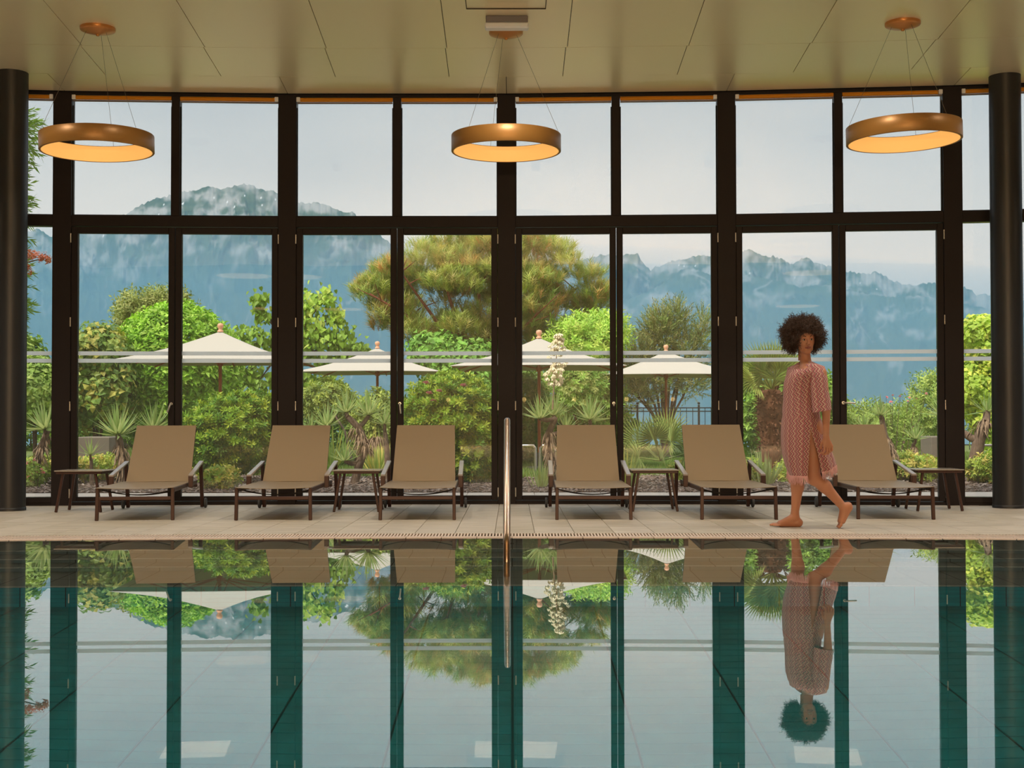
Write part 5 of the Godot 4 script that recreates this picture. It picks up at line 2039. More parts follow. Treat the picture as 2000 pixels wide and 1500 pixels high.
	clump("small grassy clump at the foot of the flowering yucca", 1056, 905, 16.2, 60, 34, [Color(0.394, 0.506, 0.169), Color(0.536, 0.641, 0.27)])
	clump("grassy clump at the foot of the leaning yucca", 1712, 905, 17.0, 50, 30, fx)
	# low ground cover along the bed
	var low := [[180, 915, 17.2, 46, 14], [205, 910, 17.6, 40, 12], [430, 935, 15.9, 26, 12], [1360, 925, 17.4, 44, 22], [1760, 912, 17.6, 50, 20], [1800, 915, 17.3, 40, 16], [1930, 915, 17.0, 34, 20], [1470, 930, 17.0, 24, 22], [1545, 930, 17.2, 26, 30], [85, 915, 17.0, 40, 14], [1690, 905, 17.3, 30, 26]]
	var names := ["in front of the grey planter", "at the end of the grey planter", "at the foot of the yellowish rhododendron", "behind the lounger next to the woman", "below the leaning yucca", "in front of the fence planter", "at the foot of the forked yucca", "below the grey-green seedling", "behind the woman's dress", "around the pink roses", "by the striped door of the leaning yucca"]
	names[10] = "between the woman and the leaning yucca"
	for i in low.size():
		var q: Array = low[i]
		bush("ground_cover", "low leafy ground cover " + names[i], "plant", [blob(q[0], q[1], q[2], q[3], q[4], 0.3)], "laurel", 420, 0.5, 0.9, [Color(0.394, 0.524, 0.0844), Color(0.555, 0.607, 0.118), Color(0.269, 0.405, 0.0675), Color(0.715, 0.607, 0.169)], ground_under(at(q[0], 905, q[2])), 0.008, "bark", 0.3, 0.3)
	# pink roses by the column and mallows by the fence
	rose_bush("pink rose bush in the narrow gap next to the column", 16.2, [[62, 938, 3], [80, 918, 3], [70, 925, 2], [57, 905, 2], [66, 900, 1], [52, 940, 2]], 0.9)
	rose_bush("pink rose bush behind the small table by the column", 17.0, [[178, 908, 2], [186, 904, 2], [171, 912, 2]], 0.8)
	rose_bush("tall pink mallow flowers in front of the iron fence", 21.5, [[1731, 777, 1], [1744, 773, 1], [1758, 775, 1], [1773, 785, 1], [1776, 778, 1], [1740, 786, 1], [1808, 770, 1], [1790, 780, 1]], 0.9)
	rose_bush("white flower drift along the iron fence", 25.5, [[1755, 830, 2], [1775, 825, 2], [1765, 845, 2], [1790, 835, 2], [1745, 842, 2], [1800, 850, 2], [1815, 835, 2], [1735, 828, 1]], 0.7, "petal_white")
	# planters
	planter("wide grey stone planter behind the small yucca", 160, 225, 853, 18.4, 0.5)
	planter("grey stone planter by the iron fence", 1808, 1860, 852, 19.0, 0.5)
	fence()
	stand("steel bicycle stand behind the flowering yucca", 1018, 20.0)
	stand("steel bicycle stand beside the forked yucca", 1912, 18.8)


func rose_bush(label: String, d: float, flowers: Array, size: float, m := "petal_pink") -> void:
	var g := ground_under(at(flowers[0][0], 905, d))
	var t := thing("flower_bush", label, "flowers", g)
	var P := []
	var C := []
	for q in flowers:
		var c := at(q[0], q[1], d) - g
		part(t, "stem", trunk([Vector3(c.x * 0.6, -0.03, 0), Vector3(c.x * 0.8, c.y * 0.6, 0.02), c], 0.006, 0.003, 5), M.bark)
		for i in q[2]:
			var o := part(t, "blossom", get_sprig("petals"), M[m])
			o.position = c + rand_dir() * (0.0 if i == 0 else 0.05)
			o.rotation = Vector3(0.6 + rng.randf_range(-0.4, 0.4), rng.randf() * TAU, 0)
			o.scale = Vector3.ONE * size * rng.randf_range(0.9, 1.4)
		for i in 16:
			P.append(Transform3D(Basis.from_euler(Vector3(rng.randf() * 2, rng.randf() * TAU, 0)).scaled(Vector3.ONE * 0.5), Vector3(c.x * rng.randf_range(0.7, 1.0), c.y * rng.randf_range(0.1, 0.95), rng.randf_range(-0.1, 0.05))))
			C.append(Color(0.357, 0.506, 0.101))
	many(t, "foliage", get_sprig("broad"), M.leaf, P, C)


func planter(label: String, x0: float, x1: float, ytop: float, d: float, deep: float) -> void:
	var a := at(x0, ytop, d)
	var b := at(x1, ytop, d)
	var mid := (a + b) / 2.0
	var g := ground_under(mid)
	var t := thing("planter", label, "planter", g)
	var w := b.x - a.x
	var h := mid.y - g.y
	var mb := MB.new()
	for s: float in [-1.0, 1.0]:
		mb.bx(0, h / 2, s * (deep / 2 - 0.03), w, h, 0.06, 0.01)
		mb.bx(s * (w / 2 - 0.03), h / 2, 0, 0.06, h, deep - 0.12, 0.01)
	part(t, "trough", mb.mesh(), M.planter)
	mb = MB.new()
	mb.bx(0, h / 2 - 0.03, 0, w - 0.11, h - 0.04, deep - 0.11)
	part(t, "soil", mb.mesh(), M.mulch)


func fence() -> void:
	var d := 29.5
	var a := ground_under(at(1005, 900, d))
	var b := ground_under(at(1990, 900, d))
	var t := thing("iron_fence", "black iron railing at the far edge of the garden", "fence", (a + b) / 2.0)
	var w := (b.x - a.x)
	var mb := MB.new()
	mb.bx(0, 0, 0, 0.014, 0.98, 0.014)
	var bar_mesh := mb.mesh()
	mb = MB.new()
	mb.bx(0, 0.53, 0, 0.045, 1.08, 0.045, 0.004)
	mb.lathe(Transform3D(Basis(), Vector3(0, 1.07, 0)), [Vector2(0.0, 0), Vector2(0.03, 0.02), Vector2(0.03, 0.05), Vector2(0.0, 0.07)], 10)
	var post_mesh := mb.mesh()
	var n := int(w / 0.14)
	for i in n + 1:
		var o := part(t, "post" if i % 10 == 0 else "bar", post_mesh if i % 10 == 0 else bar_mesh, M.fence_iron)
		o.position = Vector3(-w / 2 + w * i / n, 0.0 if i % 10 == 0 else 0.5, 0)
	for h: float in [0.14, 0.92, 1.0]:
		mb = MB.new()
		mb.bx(0, h, 0, w, 0.025, 0.03)
		part(t, "rail", mb.mesh(), M.fence_iron)


func stand(label: String, px: float, d: float) -> void:
	var g := ground_under(at(px, 905, d))
	var t := thing("bicycle_stand", label, "stand", g)
	for k in 2:
		var mb := MB.new()
		var x := k * 0.3
		mb.tube([Vector3(x, -0.05, 0), Vector3(x, 0.42, 0), Vector3(x + 0.03, 0.46, 0), Vector3(x + 0.19, 0.46, 0), Vector3(x + 0.22, 0.42, 0), Vector3(x + 0.22, -0.05, 0)], 0.02, 8)
		part(t, "hoop", mb.mesh(), M.steel)


# ---------------------------------------------------------------- the woman
# a grid of distances; bones are tapered capsules joined with a smooth minimum
class Field:
	var h: float
	var o: Vector3
	var nx: int
	var ny: int
	var nz: int
	var f := PackedFloat32Array()

	func _init(lo: Vector3, hi: Vector3, cell: float) -> void:
		h = cell
		o = lo
		nx = int((hi.x - lo.x) / cell) + 2
		ny = int((hi.y - lo.y) / cell) + 2
		nz = int((hi.z - lo.z) / cell) + 2
		f.resize(nx * ny * nz)
		f.fill(0.5)

	# squash < 1 flattens the section along the axis flat
	func bone(a: Vector3, b: Vector3, ra: float, rb: float, k := 0.03, flat := Vector3.ONE) -> void:
		var m := maxf(ra, rb) + k + 2.5 * h
		var lo := a.min(b) - Vector3.ONE * m
		var hi := a.max(b) + Vector3.ONE * m
		var i0 := maxi(0, int((lo.x - o.x) / h))
		var j0 := maxi(0, int((lo.y - o.y) / h))
		var k0 := maxi(0, int((lo.z - o.z) / h))
		var i1 := mini(nx - 1, int((hi.x - o.x) / h) + 1)
		var j1 := mini(ny - 1, int((hi.y - o.y) / h) + 1)
		var k1 := mini(nz - 1, int((hi.z - o.z) / h) + 1)
		var fa := a * flat
		var ba := b * flat - fa
		var bb := maxf(ba.length_squared(), 1e-9)
		var least := minf(flat.x, minf(flat.y, flat.z))
		for kz in range(k0, k1 + 1):
			for jy in range(j0, j1 + 1):
				var row := (kz * ny + jy) * nx
				for ix in range(i0, i1 + 1):
					var p := Vector3(o.x + ix * h, o.y + jy * h, o.z + kz * h) * flat - fa
					var t := clampf(p.dot(ba) / bb, 0.0, 1.0)
					var d := (p - ba * t).length() - (ra + (rb - ra) * t)
					var e := f[row + ix]
					var q := clampf(0.5 + 0.5 * (e - d) / k, 0.0, 1.0)
					f[row + ix] = e + (d - e) * q - k * q * (1.0 - q)

	func carve(c: Vector3, r: float, k := 0.008) -> void:
		var m := r + k + 2 * h
		for kz in range(maxi(0, int((c.z - m - o.z) / h)), mini(nz, int((c.z + m - o.z) / h) + 1)):
			for jy in range(maxi(0, int((c.y - m - o.y) / h)), mini(ny, int((c.y + m - o.y) / h) + 1)):
				for ix in range(maxi(0, int((c.x - m - o.x) / h)), mini(nx, int((c.x + m - o.x) / h) + 1)):
					var at_ := (kz * ny + jy) * nx + ix
					var d := r - (Vector3(o.x + ix * h, o.y + jy * h, o.z + kz * h) - c).length()
					var e := f[at_]
					var q := clampf(0.5 - 0.5 * (e - d) / k, 0.0, 1.0)
					f[at_] = e + (d - e) * q + k * q * (1.0 - q)

	func net(xf: Transform3D, V: PackedVector3Array, N: PackedVector3Array, I: PackedInt32Array) -> Array:
		var id := PackedInt32Array()
		id.resize(f.size())
		id.fill(-1)
		var sx := 1
		var sy := nx
		var sz := nx * ny
		var off := [0, sx, sy, sx + sy, sz, sx + sz, sy + sz, sx + sy + sz]
		var edges := [[0, 1], [2, 3], [4, 5], [6, 7], [0, 2], [1, 3], [4, 6], [5, 7], [0, 4], [1, 5], [2, 6], [3, 7]]
		var cells := []
		for kz in nz - 1:
			for jy in ny - 1:
				var row := (kz * ny + jy) * nx
				for ix in nx - 1:
					var c := row + ix
					if absf(f[c]) > 2.2 * h:
						continue
					var mask := 0
					for q in 8:
						if f[c + off[q]] < 0.0:
							mask |= 1 << q
					if mask == 0 or mask == 255:
						continue
					var s := Vector3.ZERO
					var n := 0
					for e in edges:
						var a := f[c + off[e[0]]]
						var b := f[c + off[e[1]]]
						if (a < 0.0) != (b < 0.0):
							var t := a / (a - b)
							var pa := Vector3(e[0] & 1, (e[0] >> 1) & 1, e[0] >> 2)
							var pb := Vector3(e[1] & 1, (e[1] >> 1) & 1, e[1] >> 2)
							s += pa.lerp(pb, t)
							n += 1
					var p := o + (Vector3(ix, jy, kz) + s / n) * h
					var g := Vector3(f[c + 1] + f[c + 1 + sy] + f[c + 1 + sz] + f[c + 1 + sy + sz] - f[c] - f[c + sy] - f[c + sz] - f[c + sy + sz],
						f[c + sy] + f[c + sy + 1] + f[c + sy + sz] + f[c + sy + sz + 1] - f[c] - f[c + 1] - f[c + sz] - f[c + sz + 1],
						f[c + sz] + f[c + sz + 1] + f[c + sz + sy] + f[c + sz + sy + 1] - f[c] - f[c + 1] - f[c + sy] - f[c + sy + 1])
					id[c] = V.size()
					V.append(xf * p)
					N.append((xf.basis * g).normalized())
					cells.append(c)
		for c in cells:
			# the edges that start at this cell's first corner
			var s0 := f[c] < 0.0
			for ax in 3:
				var st: int = [sx, sy, sz][ax]
				if s0 == (f[c + st] < 0.0):
					continue
				var u: int = [sy, sz, sx][ax]
				var w: int = [sz, sx, sy][ax]
				var a := id[c]
				var b := id[c - u]
				var d := id[c - u - w]
				var e := id[c - w]
				if b < 0 or d < 0 or e < 0:
					continue
				if s0:
					I.append_array([a, d, b, a, e, d])
				else:
					I.append_array([a, b, d, a, d, e])
		return [V, N, I]


func pj(px: float, py: float, z: float) -> Vector3:
	return Vector3((px - 1580.0) * 0.00428, (1031.0 - py) * 0.00428, z)


func build_person() -> void:
	var w := at(1580, 1031, 10.7)
	var t := thing("person", "barefoot woman in a pink zigzag kaftan walking along the pool", "person", Vector3(w.x, deck_y(-10.7) + 0.001, -10.7))
	M["skin"] = mat("skin", Color.WHITE, 0.48)
	M.skin.vertex_color_use_as_albedo = true
	M.skin.subsurf_scatter_enabled = true
	M.skin.subsurf_scatter_strength = 0.08
	var V := PackedVector3Array()
	var N := PackedVector3Array()
	var I := PackedInt32Array()
	# ---- body
	var fz := -0.085
	var nz := 0.075
	var fhip := pj(1576, 838, fz)
	var fknee := pj(1561, 930, fz)
	var fank := pj(1557, 1007, fz)
	var nhip := pj(1582, 838, nz)
	var nknee := pj(1585, 934, nz)
	var nank := pj(1643, 990, nz)
	var b := Field.new(Vector3(-0.36, -0.02, -0.36), Vector3(0.40, 1.50, 0.36), 0.0095)
	b.bone(pj(1579, 842, -0.06), pj(1579, 842, 0.06), 0.108, 0.108, 0.05)
	for z: float in [-0.05, 0.05]:
		b.bone(pj(1578, 838, z), pj(1573, 790, z * 0.9), 0.1, 0.082, 0.05)
		b.bone(pj(1573, 790, z * 0.9), pj(1572, 748, z * 1.2), 0.082, 0.098, 0.05)
		b.bone(pj(1572, 748, z * 1.2), pj(1577, 728, z * 1.2), 0.098, 0.07, 0.05)
		b.bone(pj(1556, 757, z * 1.5), pj(1558, 755, z * 1.5), 0.055, 0.055, 0.04)
	b.bone(pj(1578, 727, -0.14), pj(1578, 727, 0.14), 0.05, 0.05, 0.05)
	b.bone(pj(1577, 724, 0.0), pj(1574, 690, 0.0), 0.05, 0.044, 0.04)
	for q in [[fhip, fknee, fank, fz], [nhip, nknee, nank, nz]]:
		var hip: Vector3 = q[0]
		var knee: Vector3 = q[1]
		var ank: Vector3 = q[2]
		b.bone(hip, knee, 0.088, 0.053, 0.03)
		var back := Vector3(0.012, 0.012, 0)
		b.bone(knee, knee.lerp(ank, 0.32) + back, 0.050, 0.051, 0.03)
		b.bone(knee.lerp(ank, 0.32) + back, ank, 0.051, 0.031, 0.03)
	var sh := pj(1597, 730, 0.155)
	var el := pj(1604, 797, 0.195)
	var wr := pj(1603, 853, 0.205)
	b.bone(sh, el, 0.046, 0.036, 0.03)
	b.bone(el, wr, 0.037, 0.023, 0.02)
	b.bone(pj(1558, 730, -0.155), pj(1552, 800, -0.2), 0.046, 0.036, 0.03)
	b.bone(pj(1552, 800, -0.2), pj(1548, 853, -0.19), 0.036, 0.023, 0.02)
	b.net(Transform3D(), V, N, I)
	# ---- feet
	var foot := Field.new(pj(1500, 1034, fz) - Vector3(0, 0, 0.08), pj(1580, 985, fz) + Vector3(0, 0, 0.08), 0.0042)
	foot.bone(fank.lerp(fknee, 0.12), fank, 0.034, 0.031, 0.015)
	foot.bone(fank, pj(1562, 1021, fz), 0.031, 0.03, 0.02)
	foot.bone(pj(1562, 1022, fz), pj(1566, 1023, fz), 0.032, 0.029, 0.02)
	for k in 3:
		var z := fz + (k - 1) * 0.022
		foot.bone(pj(1556, 1014, fz), pj(1528, 1024.5, z), 0.03, 0.019, 0.02)
		foot.bone(pj(1563, 1024, fz), pj(1530, 1025.5, z), 0.025, 0.018, 0.02)
	for k in 5:
		var z := fz - 0.036 + k * 0.018
		var tip := 1510.5 + k * 2.6 if k > 0 else 1511.0
		var r := 0.0115 - 0.001 * k
		foot.bone(pj(1528, 1025.5, z * 0.8 + fz * 0.2), pj(tip + 5, 1027.0, z), r * 1.05, r, 0.008)
		foot.bone(pj(tip + 5, 1027.0, z), pj(tip, 1028.2, z), r, r * 0.85, 0.004)
	foot.net(Transform3D(), V, N, I)
	foot = Field.new(pj(1622, 1034, nz) - Vector3(0, 0, 0.08), pj(1668, 965, nz) + Vector3(0, 0, 0.08), 0.0042)
	var heel := pj(1652, 988, nz)
	foot.bone(nank.lerp(nknee, 0.15), nank, 0.034, 0.031, 0.015)
	foot.bone(nank, heel, 0.031, 0.031, 0.02)
	foot.bone(heel, pj(1654, 991, nz), 0.031, 0.027, 0.015)
	for k in 3:
		var z := nz + (k - 1) * 0.022
		foot.bone(pj(1645, 994, nz), pj(1637, 1017, z), 0.029, 0.019, 0.02)
		foot.bone(pj(1652, 992, nz), pj(1641, 1017, z), 0.023, 0.017, 0.02)
	for k in 5:
		var z := nz - 0.036 + k * 0.018
		var r := 0.0115 - 0.001 * absf(k - 0.0)
		r = 0.0078 + 0.0009 * k
		foot.bone(pj(1638, 1017, z * 0.8 + nz * 0.2), pj(1636, 1024, z), r * 1.05, r, 0.008)
		foot.bone(pj(1636, 1024, z), pj(1632.5, 1028.2, z), r, r * 0.85, 0.004)
	foot.net(Transform3D(), V, N, I)
	# ---- near hand, relaxed and slightly curled, palm towards the thigh
	var hand := Field.new(pj(1590, 896, 0.205) - Vector3(0, 0, 0.07), pj(1626, 842, 0.205) + Vector3(0, 0, 0.07), 0.0036)
	hand.bone(el.lerp(wr, 0.85), wr, 0.026, 0.023, 0.01)
	var kn := []
	for k in 4:
		var p := pj(1599.5 + k * 4.6, 873.0 - absf(k - 1.5) * 1.2, 0.212 - 0.002 * k)
		kn.append(p)
		hand.bone(wr, p, 0.019, 0.0125, 0.012)
	for k in 4:
		var l: float = [0.036, 0.041, 0.038, 0.030][k]
		var p: Vector3 = kn[k]
		var d0 := Vector3(-0.05 + 0.06 * k, -1.0, 0.05).normalized()
		var p1 := p + d0 * l
		var p2 := p1 + Vector3(-0.45, -0.72, -0.45).normalized() * l * 0.68
		var p3 := p2 + Vector3(-0.75, -0.1, -0.6).normalized() * l * 0.5
		hand.bone(p, p1, 0.0098, 0.0088, 0.003)
		hand.bone(p1, p2, 0.0088, 0.0080, 0.003)
		hand.bone(p2, p3, 0.0080, 0.0066, 0.003)
	var th0 := wr + Vector3(-0.012, -0.025, -0.006)
	var th1 := th0 + Vector3(-0.022, -0.034, -0.012)
	var th2 := th1 + Vector3(-0.002, -0.033, -0.01)
	var th3 := th2 + Vector3(0.012, -0.022, -0.01)
	hand.bone(th0, th1, 0.015, 0.0115, 0.008)
	hand.bone(th1, th2, 0.0112, 0.0098, 0.003)
	hand.bone(th2, th3, 0.0098, 0.0078, 0.003)
	hand.net(Transform3D(), V, N, I)
	# ---- head, turned to the camera
	var hx := Transform3D(Basis.from_euler(Vector3(0.04, 0.1, 0.05)), pj(1573, 668, 0.015))
	var hd := Field.new(Vector3(-0.1, -0.16, -0.12), Vector3(0.1, 0.14, 0.135), 0.0042)
	hd.bone(Vector3(0, 0.035, -0.035), Vector3(0, 0.035, 0.012), 0.078, 0.078, 0.03)
	hd.bone(Vector3(0, 0.0, 0.022), Vector3(0, -0.07, 0.042), 0.058, 0.034, 0.03)
	hd.bone(Vector3(-0.008, -0.088, 0.064), Vector3(0.008, -0.088, 0.064), 0.017, 0.017, 0.025)
	for s: float in [-1.0, 1.0]:
		hd.bone(Vector3(s * 0.04, -0.012, 0.05), Vector3(s * 0.03, -0.03, 0.058), 0.024, 0.024, 0.02)
		hd.bone(Vector3(s * 0.052, -0.01, 0.0), Vector3(s * 0.04, -0.065, 0.03), 0.02, 0.018, 0.025)
		hd.bone(Vector3(s * 0.012, 0.034, 0.082), Vector3(s * 0.04, 0.034, 0.068), 0.01, 0.009, 0.014)
		hd.bone(Vector3(s * 0.011, -0.024, 0.093), Vector3(s * 0.011, -0.021, 0.088), 0.008, 0.007, 0.006)
		hd.carve(Vector3(s * 0.031, 0.014, 0.094), 0.014, 0.012)
		hd.bone(Vector3(s * 0.076, 0.005, -0.012), Vector3(s * 0.078, -0.03, -0.005), 0.012, 0.008, 0.006)
	hd.bone(Vector3(0, 0.022, 0.086), Vector3(0, -0.018, 0.103), 0.0085, 0.0115, 0.008)
	hd.bone(Vector3(-0.019, -0.049, 0.081), Vector3(0, -0.046, 0.092), 0.005, 0.0065, 0.004)
	hd.bone(Vector3(0.019, -0.049, 0.081), Vector3(0, -0.046, 0.092), 0.005, 0.0065, 0.004)
	hd.bone(Vector3(-0.015, -0.054, 0.082), Vector3(0.015, -0.054, 0.082), 0.0055, 0.0055, 0.008)
	hd.bone(Vector3(0, -0.057, 0.086), Vector3(0, -0.057, 0.087), 0.0075, 0.0075, 0.006)
	hd.bone(Vector3(0, -0.06, -0.02), Vector3(0, -0.155, -0.035), 0.05, 0.048, 0.03)
	var first_head := V.size()
	hd.net(hx, V, N, I)
	var C := PackedColorArray()
	var skin := Color(0.52, 0.235, 0.135)
	var inv := hx.affine_inverse()
	for i in V.size():
		var c := skin
		if i >= first_head:
			var p := inv * V[i]
			if p.z > 0.074 and absf(p.x) < 0.024 and absf(p.y + 0.052) < 0.0105 - absf(p.x) * 0.22:
				c = Color(0.34, 0.11, 0.09)
		C.append(c)
	var arr := []
	arr.resize(Mesh.ARRAY_MAX)
	arr[Mesh.ARRAY_VERTEX] = V
	arr[Mesh.ARRAY_NORMAL] = N
	arr[Mesh.ARRAY_COLOR] = C
	arr[Mesh.ARRAY_INDEX] = I
	var body := ArrayMesh.new()
	body.add_surface_from_arrays(Mesh.PRIMITIVE_TRIANGLES, arr)
	part(t, "body", body, M.skin)
	# ---- eyes and brows
	mat("eye_white", rgb(226, 216, 206), 0.2)
	mat("iris", rgb(38, 22, 16), 0.15)
	mat("hair", Color.WHITE, 0.6)
	M.hair.vertex_color_use_as_albedo = true
	M.hair.backlight_enabled = true
	M.hair.backlight = Color(0.3, 0.3, 0.3)
	mat("hair_core", rgb(34, 20, 15), 0.9)
	for s: float in [-1.0, 1.0]:
		var mb := MB.new()
		var prof := []
		for k in 9:
			var a := -PI / 2 + PI * k / 8.0
			prof.append(Vector2(0.0125 * cos(a), 0.0125 * sin(a)))
		mb.lathe(Transform3D(Basis(), Vector3.ZERO), prof, 16)
		var e := part(t, "eye", mb.mesh(), M.eye_white)
		e.transform = hx * Transform3D(Basis(), Vector3(s * 0.031, 0.0135, 0.0705))
		mb = MB.new()
		mb.lathe(Transform3D(Basis(Vector3.RIGHT, PI / 2), Vector3(0.001, 0, 0.0105)), [Vector2(0.0062, 0.0), Vector2(0.005, 0.0022), Vector2(0.0, 0.003)], 14)
		part(e, "iris", mb.mesh(), M.iris)
		mb = MB.new()
		# lids: a thin fold above and below
		for q in [[0.0075, 0.0012], [-0.0065, 0.0008]]:
			var lid := []
			for k in 7:
				var u := k / 3.0 - 1.0
				lid.append(hx * Vector3(s * 0.031 + u * 0.0145, 0.0135 + q[0] * (1.0 - u * u), 0.0715 + 0.0118 * sqrt(maxf(0.0, 1.0 - u * u * 0.8)) - absf(q[0]) * 0.25))
			mb.tube(lid, [q[1] * 0.5, q[1], q[1] * 1.2, q[1] * 1.3, q[1] * 1.2, q[1], q[1] * 0.5], 6)
		part(t, "eyelashes", mb.mesh(), M.hair_core)
		mb = MB.new()
		var brow := []
		for k in 6:
			var u := k / 5.0
			brow.append(hx * Vector3(s * lerpf(0.013, 0.05, u), 0.036 + 0.008 * sin(PI * u * 0.8), lerpf(0.0915, 0.068, u * u)))
		mb.tube(brow, [0.002, 0.003, 0.003, 0.0028, 0.002, 0.001], 6)
		part(t, "eyebrow", mb.mesh(), M.hair_core)
	afro(t, hx)
	kaftan(t)


func afro(t: Node3D, hx: Transform3D) -> void:
	var mb := MB.new()
	mb.colored = true
	# one curl: a short helix
	var pts := []
	for k in 13:
		var a := k * 0.95
		pts.append(Vector3(cos(a) * 0.006, k * 0.0036, sin(a) * 0.006))
	mb.tube(pts, [0.0013, 0.0014, 0.0014, 0.0014, 0.0014, 0.0013, 0.0013, 0.0012, 0.0012, 0.0011, 0.001, 0.0008, 0.0005], 4, false)
	var curl := mb.mesh()
	var P := []
	var C := []
	var f := FastNoiseLite.new()
	f.seed = 4
	f.frequency = 2.2
	var c0 := Vector3(0.0, 0.052, -0.035)
	var R := Vector3(0.168, 0.158, 0.15)
	while P.size() < 6200:
		var d := rand_dir()
		var k := (0.48 + 0.52 * pow(rng.randf(), 0.55)) * (0.97 + 0.3 * f.get_noise_3dv(d * 0.9) + 0.22 * f.get_noise_3dv(d * 2.6) + (rng.randf_range(0.0, 0.12) if rng.randf() < 0.12 else 0.0))
		var p := c0 + d * R * k
		# the face, and the neck below, stay free
		if p.z > 0.015 and absf(p.x) < 0.068 and p.y < 0.072 - absf(p.x) * 0.25:
			continue
		if p.y < -0.085 - 0.02 * absf(d.x):
			continue
		if p.y < -0.02 and absf(p.x) < 0.06:
			continue
		var axis := (d + rand_dir() * 0.75 + Vector3.DOWN * 0.12).normalized()
		var side := axis.cross(rand_dir()).normalized()
		var s := rng.randf_range(0.7, 1.25)
		P.append(hx * Transform3D(Basis(side, axis, side.cross(axis)).scaled_local(Vector3(s, s, s)), p))
		var q := rng.randf_range(0.6, 1.6)
		C.append(Color(0.058 * q, 0.028 * q, 0.016 * q))
	var hair := part(t, "hair", hair_core_mesh(hx, c0, R * 0.66, f), M.hair_core)
	many(hair, "curls", curl, M.hair, P, C)


func hair_core_mesh(hx: Transform3D, c0: Vector3, R: Vector3, f: FastNoiseLite) -> ArrayMesh:
	var p := []
	for r in 15:
		var row := []
		var la := PI * r / 14.0
		for c in 25:
			var lo := TAU * c / 24.0
			var d := Vector3(sin(la) * cos(lo), cos(la), -sin(la) * sin(lo))
			var q := c0 + d * R * (1.0 + 0.15 * f.get_noise_3dv(d * 3.0))
			if q.z > 0.02 and q.y < 0.08:
				q.z = lerpf(q.z, 0.0, 0.9)
			row.append(hx * q)
		p.append(row)
	var mb := MB.new()
	mb.sheet(p, null, true)
	return mb.mesh()


func zigzag_tex() -> ImageTexture:
	var im := Image.create(512, 512, false, Image.FORMAT_RGB8)
	var bands := [[6, rgb(74, 36, 40)], [18, rgb(208, 132, 138)], [23, rgb(132, 60, 68)], [40, rgb(216, 174, 160)], [45, rgb(92, 52, 48)], [56, rgb(198, 116, 126)], [64, rgb(218, 186, 170)]]
	for y in 512:
		var ph := fposmod(y / 42.67, 1.0)
		var zz := absf(ph - 0.5) * 2.0 * 24.0
		for x in 512:
			var s := fposmod(x + zz, 64.0)
			var c := rgb(206, 140, 138)
			for b in bands:
				if s < b[0]:
					c = b[1]
					break
			# knit: fine open stitches
			var k := 0.93 + 0.07 * sin(x * 1.57) * sin(y * 1.57)
			im.set_pixel(x, y, Color(c.r * k, c.g * k, c.b * k))
	return ImageTexture.create_from_image(im)


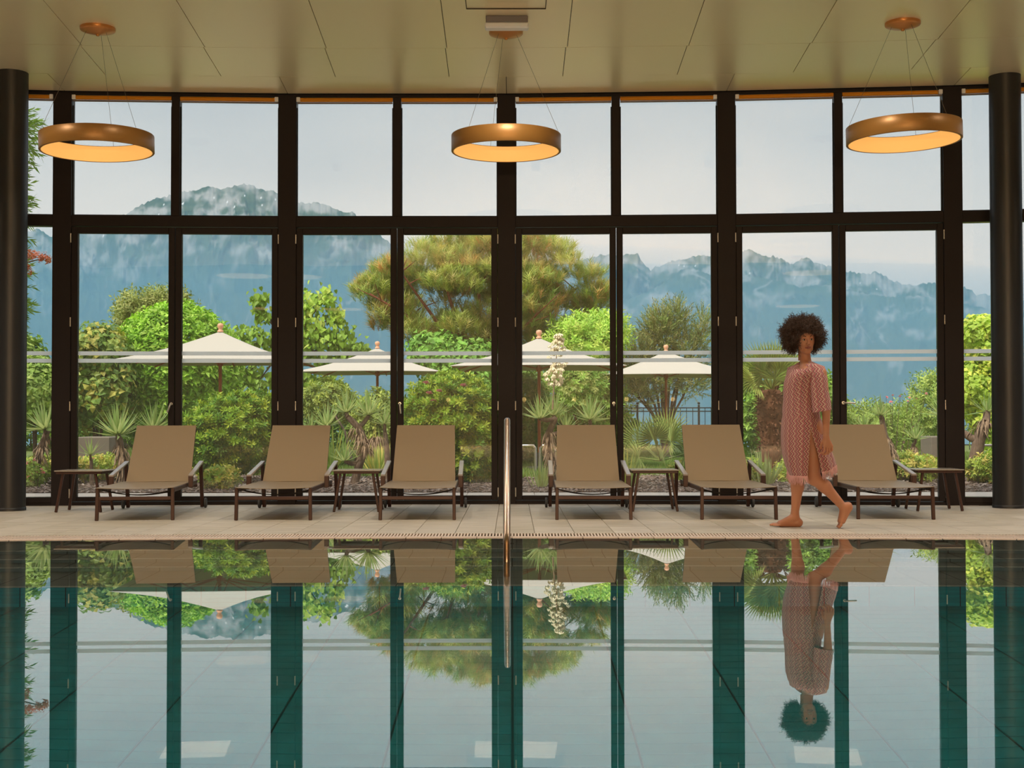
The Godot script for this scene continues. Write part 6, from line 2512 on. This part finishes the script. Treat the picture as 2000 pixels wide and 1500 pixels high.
# rows of [py, front px, back px, half depth, near slit px]
func kaftan(t: Node3D) -> void:
	var m := mat("kaftan_knit", Color.WHITE, 0.9)
	m.albedo_texture = zigzag_tex()
	m.backlight_enabled = true
	m.backlight = Color(0.35, 0.35, 0.35)
	m.rim_enabled = true
	m.rim = 0.3
	mat("fringe", rgb(236, 182, 180), 0.9)
	M.fringe.backlight_enabled = true
	M.fringe.backlight = Color(0.4, 0.4, 0.4)
	var k := Node3D.new()
	k.name = "kaftan"
	t.add_child(k)
	var ring := func(py: float, xl: float, xr: float, zh: float, a0: float, a1: float, n: int, wave: float, dy: Callable) -> Array:
		var row := []
		var cx := (xl + xr) / 2.0
		var hw := (xr - xl) / 2.0
		for c in n + 1:
			var a := lerpf(a0, a1, float(c) / n)
			var q := 1.0 + wave * sin(a * 8.0 + py * 0.02) + wave * 0.6 * sin(a * 13.0)
			var p := pj(cx + cos(a) * hw * q, py, sin(a) * zh * q)
			p.y += dy.call(a)
			row.append(p)
		return row
	var uvs_of := func(rows: Array, u0: float) -> Array:
		var out := []
		for r in rows.size():
			var line := []
			var u := u0
			for c in rows[r].size():
				if c > 0:
					u += rows[rows.size() / 2][c].distance_to(rows[rows.size() / 2][c - 1])
				line.append(Vector2(u / 0.5, (rows[0][c].y - rows[r][c].y) / 0.5))
			out.append(line)
		return out
	var none := func(_a: float) -> float: return 0.0
	# upper body, with a V neckline at the front
	var up := []
	var vneck := func(a: float) -> float:
		return -0.05 * pow(maxf(0.0, cos(a - PI * 0.8)), 4.0)
	var rows := [[707, 1563, 1587, 0.05], [711, 1556, 1596, 0.1], [716, 1550, 1604, 0.165], [723, 1543, 1608, 0.198], [736, 1537, 1609, 0.196], [750, 1533, 1607, 0.178], [765, 1532, 1605, 0.172], [782, 1532, 1602, 0.168], [802, 1531, 1601, 0.172], [822, 1530, 1603, 0.18]]
	for i in rows.size():
		var r: Array = rows[i]
		up.append(ring.call(r[0], r[1], r[2], r[3], 0.0, TAU, 48, 0.0 if i < 4 else 0.012, vneck if i < 3 else none))
	var mb := MB.new()
	mb.sheet(up, uvs_of.call(up, 0.0), false, 0.003)
	part(k, "bodice", mb.mesh(), m)
	# front panel: from the near slit round the front to the far slit
	var fp := []
	for r in [[818, 1529, 1603, 0.185, 1.3], [850, 1528, 1602, 0.195, 1.34], [875, 1529, 1601, 0.2, 1.38], [900, 1532, 1600, 0.2, 1.45], [915, 1536, 1598, 0.198, 1.52], [930, 1541, 1596, 0.196, 1.62]]:
		fp.append(ring.call(r[0], r[1], r[2], r[3], r[4], TAU - 1.5, 40, 0.02 * (r[0] - 800) / 60.0, func(a: float) -> float: return 0.09 * clampf((a - 3.0) / 1.0, 0, 1) * (r[0] - 820) / 107.0))
	mb = MB.new()
	mb.sheet(fp, uvs_of.call(fp, 0.2), false, 0.003)
	var front := part(k, "front_panel", mb.mesh(), m)
	# back panel swings out behind
	var bp := []
	for r in [[818, 1532, 1604, 0.183, 1.5], [850, 1540, 1612, 0.186, 1.5], [875, 1548, 1621, 0.188, 1.5], [895, 1553, 1628, 0.186, 1.52], [910, 1557, 1632, 0.182, 1.55]]:
		bp.append(ring.call(r[0], r[1], r[2], r[3], -1.45, r[4], 32, 0.022 * (r[0] - 800) / 60.0, func(a: float) -> float: return -0.05 * clampf(a - 0.4, 0, 1) * (r[0] - 820) / 90.0))
	mb = MB.new()
	mb.sheet(bp, uvs_of.call(bp, 0.0), false, 0.003)
	var back := part(k, "back_panel", mb.mesh(), m)
	# sleeves
	for s: float in [1.0, -1.0]:
		var sl := []
		for r in [[713, 1582, 12, 0.10, 0.05], [718, 1587, 18, 0.128, 0.074], [740, 1591, 18, 0.15, 0.074], [765, 1593, 17, 0.166, 0.07], [788, 1595, 18, 0.178, 0.074], [804, 1596, 18, 0.184, 0.078]]:
			var row := []
			for c in 25:
				var a := TAU * c / 24.0
				var q: float = 1.0 + 0.03 * sin(a * 5.0) * (r[0] - 719) / 80.0
				var cx: float = r[1] if s > 0 else 3152.0 - r[1]
				var p := pj(cx + cos(a) * r[2] * q, r[0] + (cos(a) * -3.0 if r[0] > 780 else 0.0), s * r[3] + sin(a) * r[4] * q)
				row.append(p)
			sl.append(row)
		mb = MB.new()
		mb.sheet(sl, uvs_of.call(sl, 0.1), false, 0.003)
		part(k, "sleeve", mb.mesh(), m)
	# knotted fringe along both hems
	for h in [[front, fp[-1]], [back, bp[-1]]]:
		mb = MB.new()
		var edge: Array = h[1]
		for i in edge.size() - 1:
			for j in 4:
				var p: Vector3 = edge[i].lerp(edge[i + 1], j / 4.0)
				var l := rng.randf_range(0.045, 0.075)
				var sway := Vector3(rng.randf_range(-0.012, 0.012), 0, rng.randf_range(-0.01, 0.01))
				mb.tube([p + Vector3(0, 0.006, 0), p + Vector3(0, -l * 0.5, 0) + sway * 0.4, p + Vector3(0, -l, 0) + sway], [0.0022, 0.0018, 0.001], 4, false)
		var o := part(h[0], "fringe", mb.mesh(), M.fringe)
		o.set_meta("kind", "stuff")
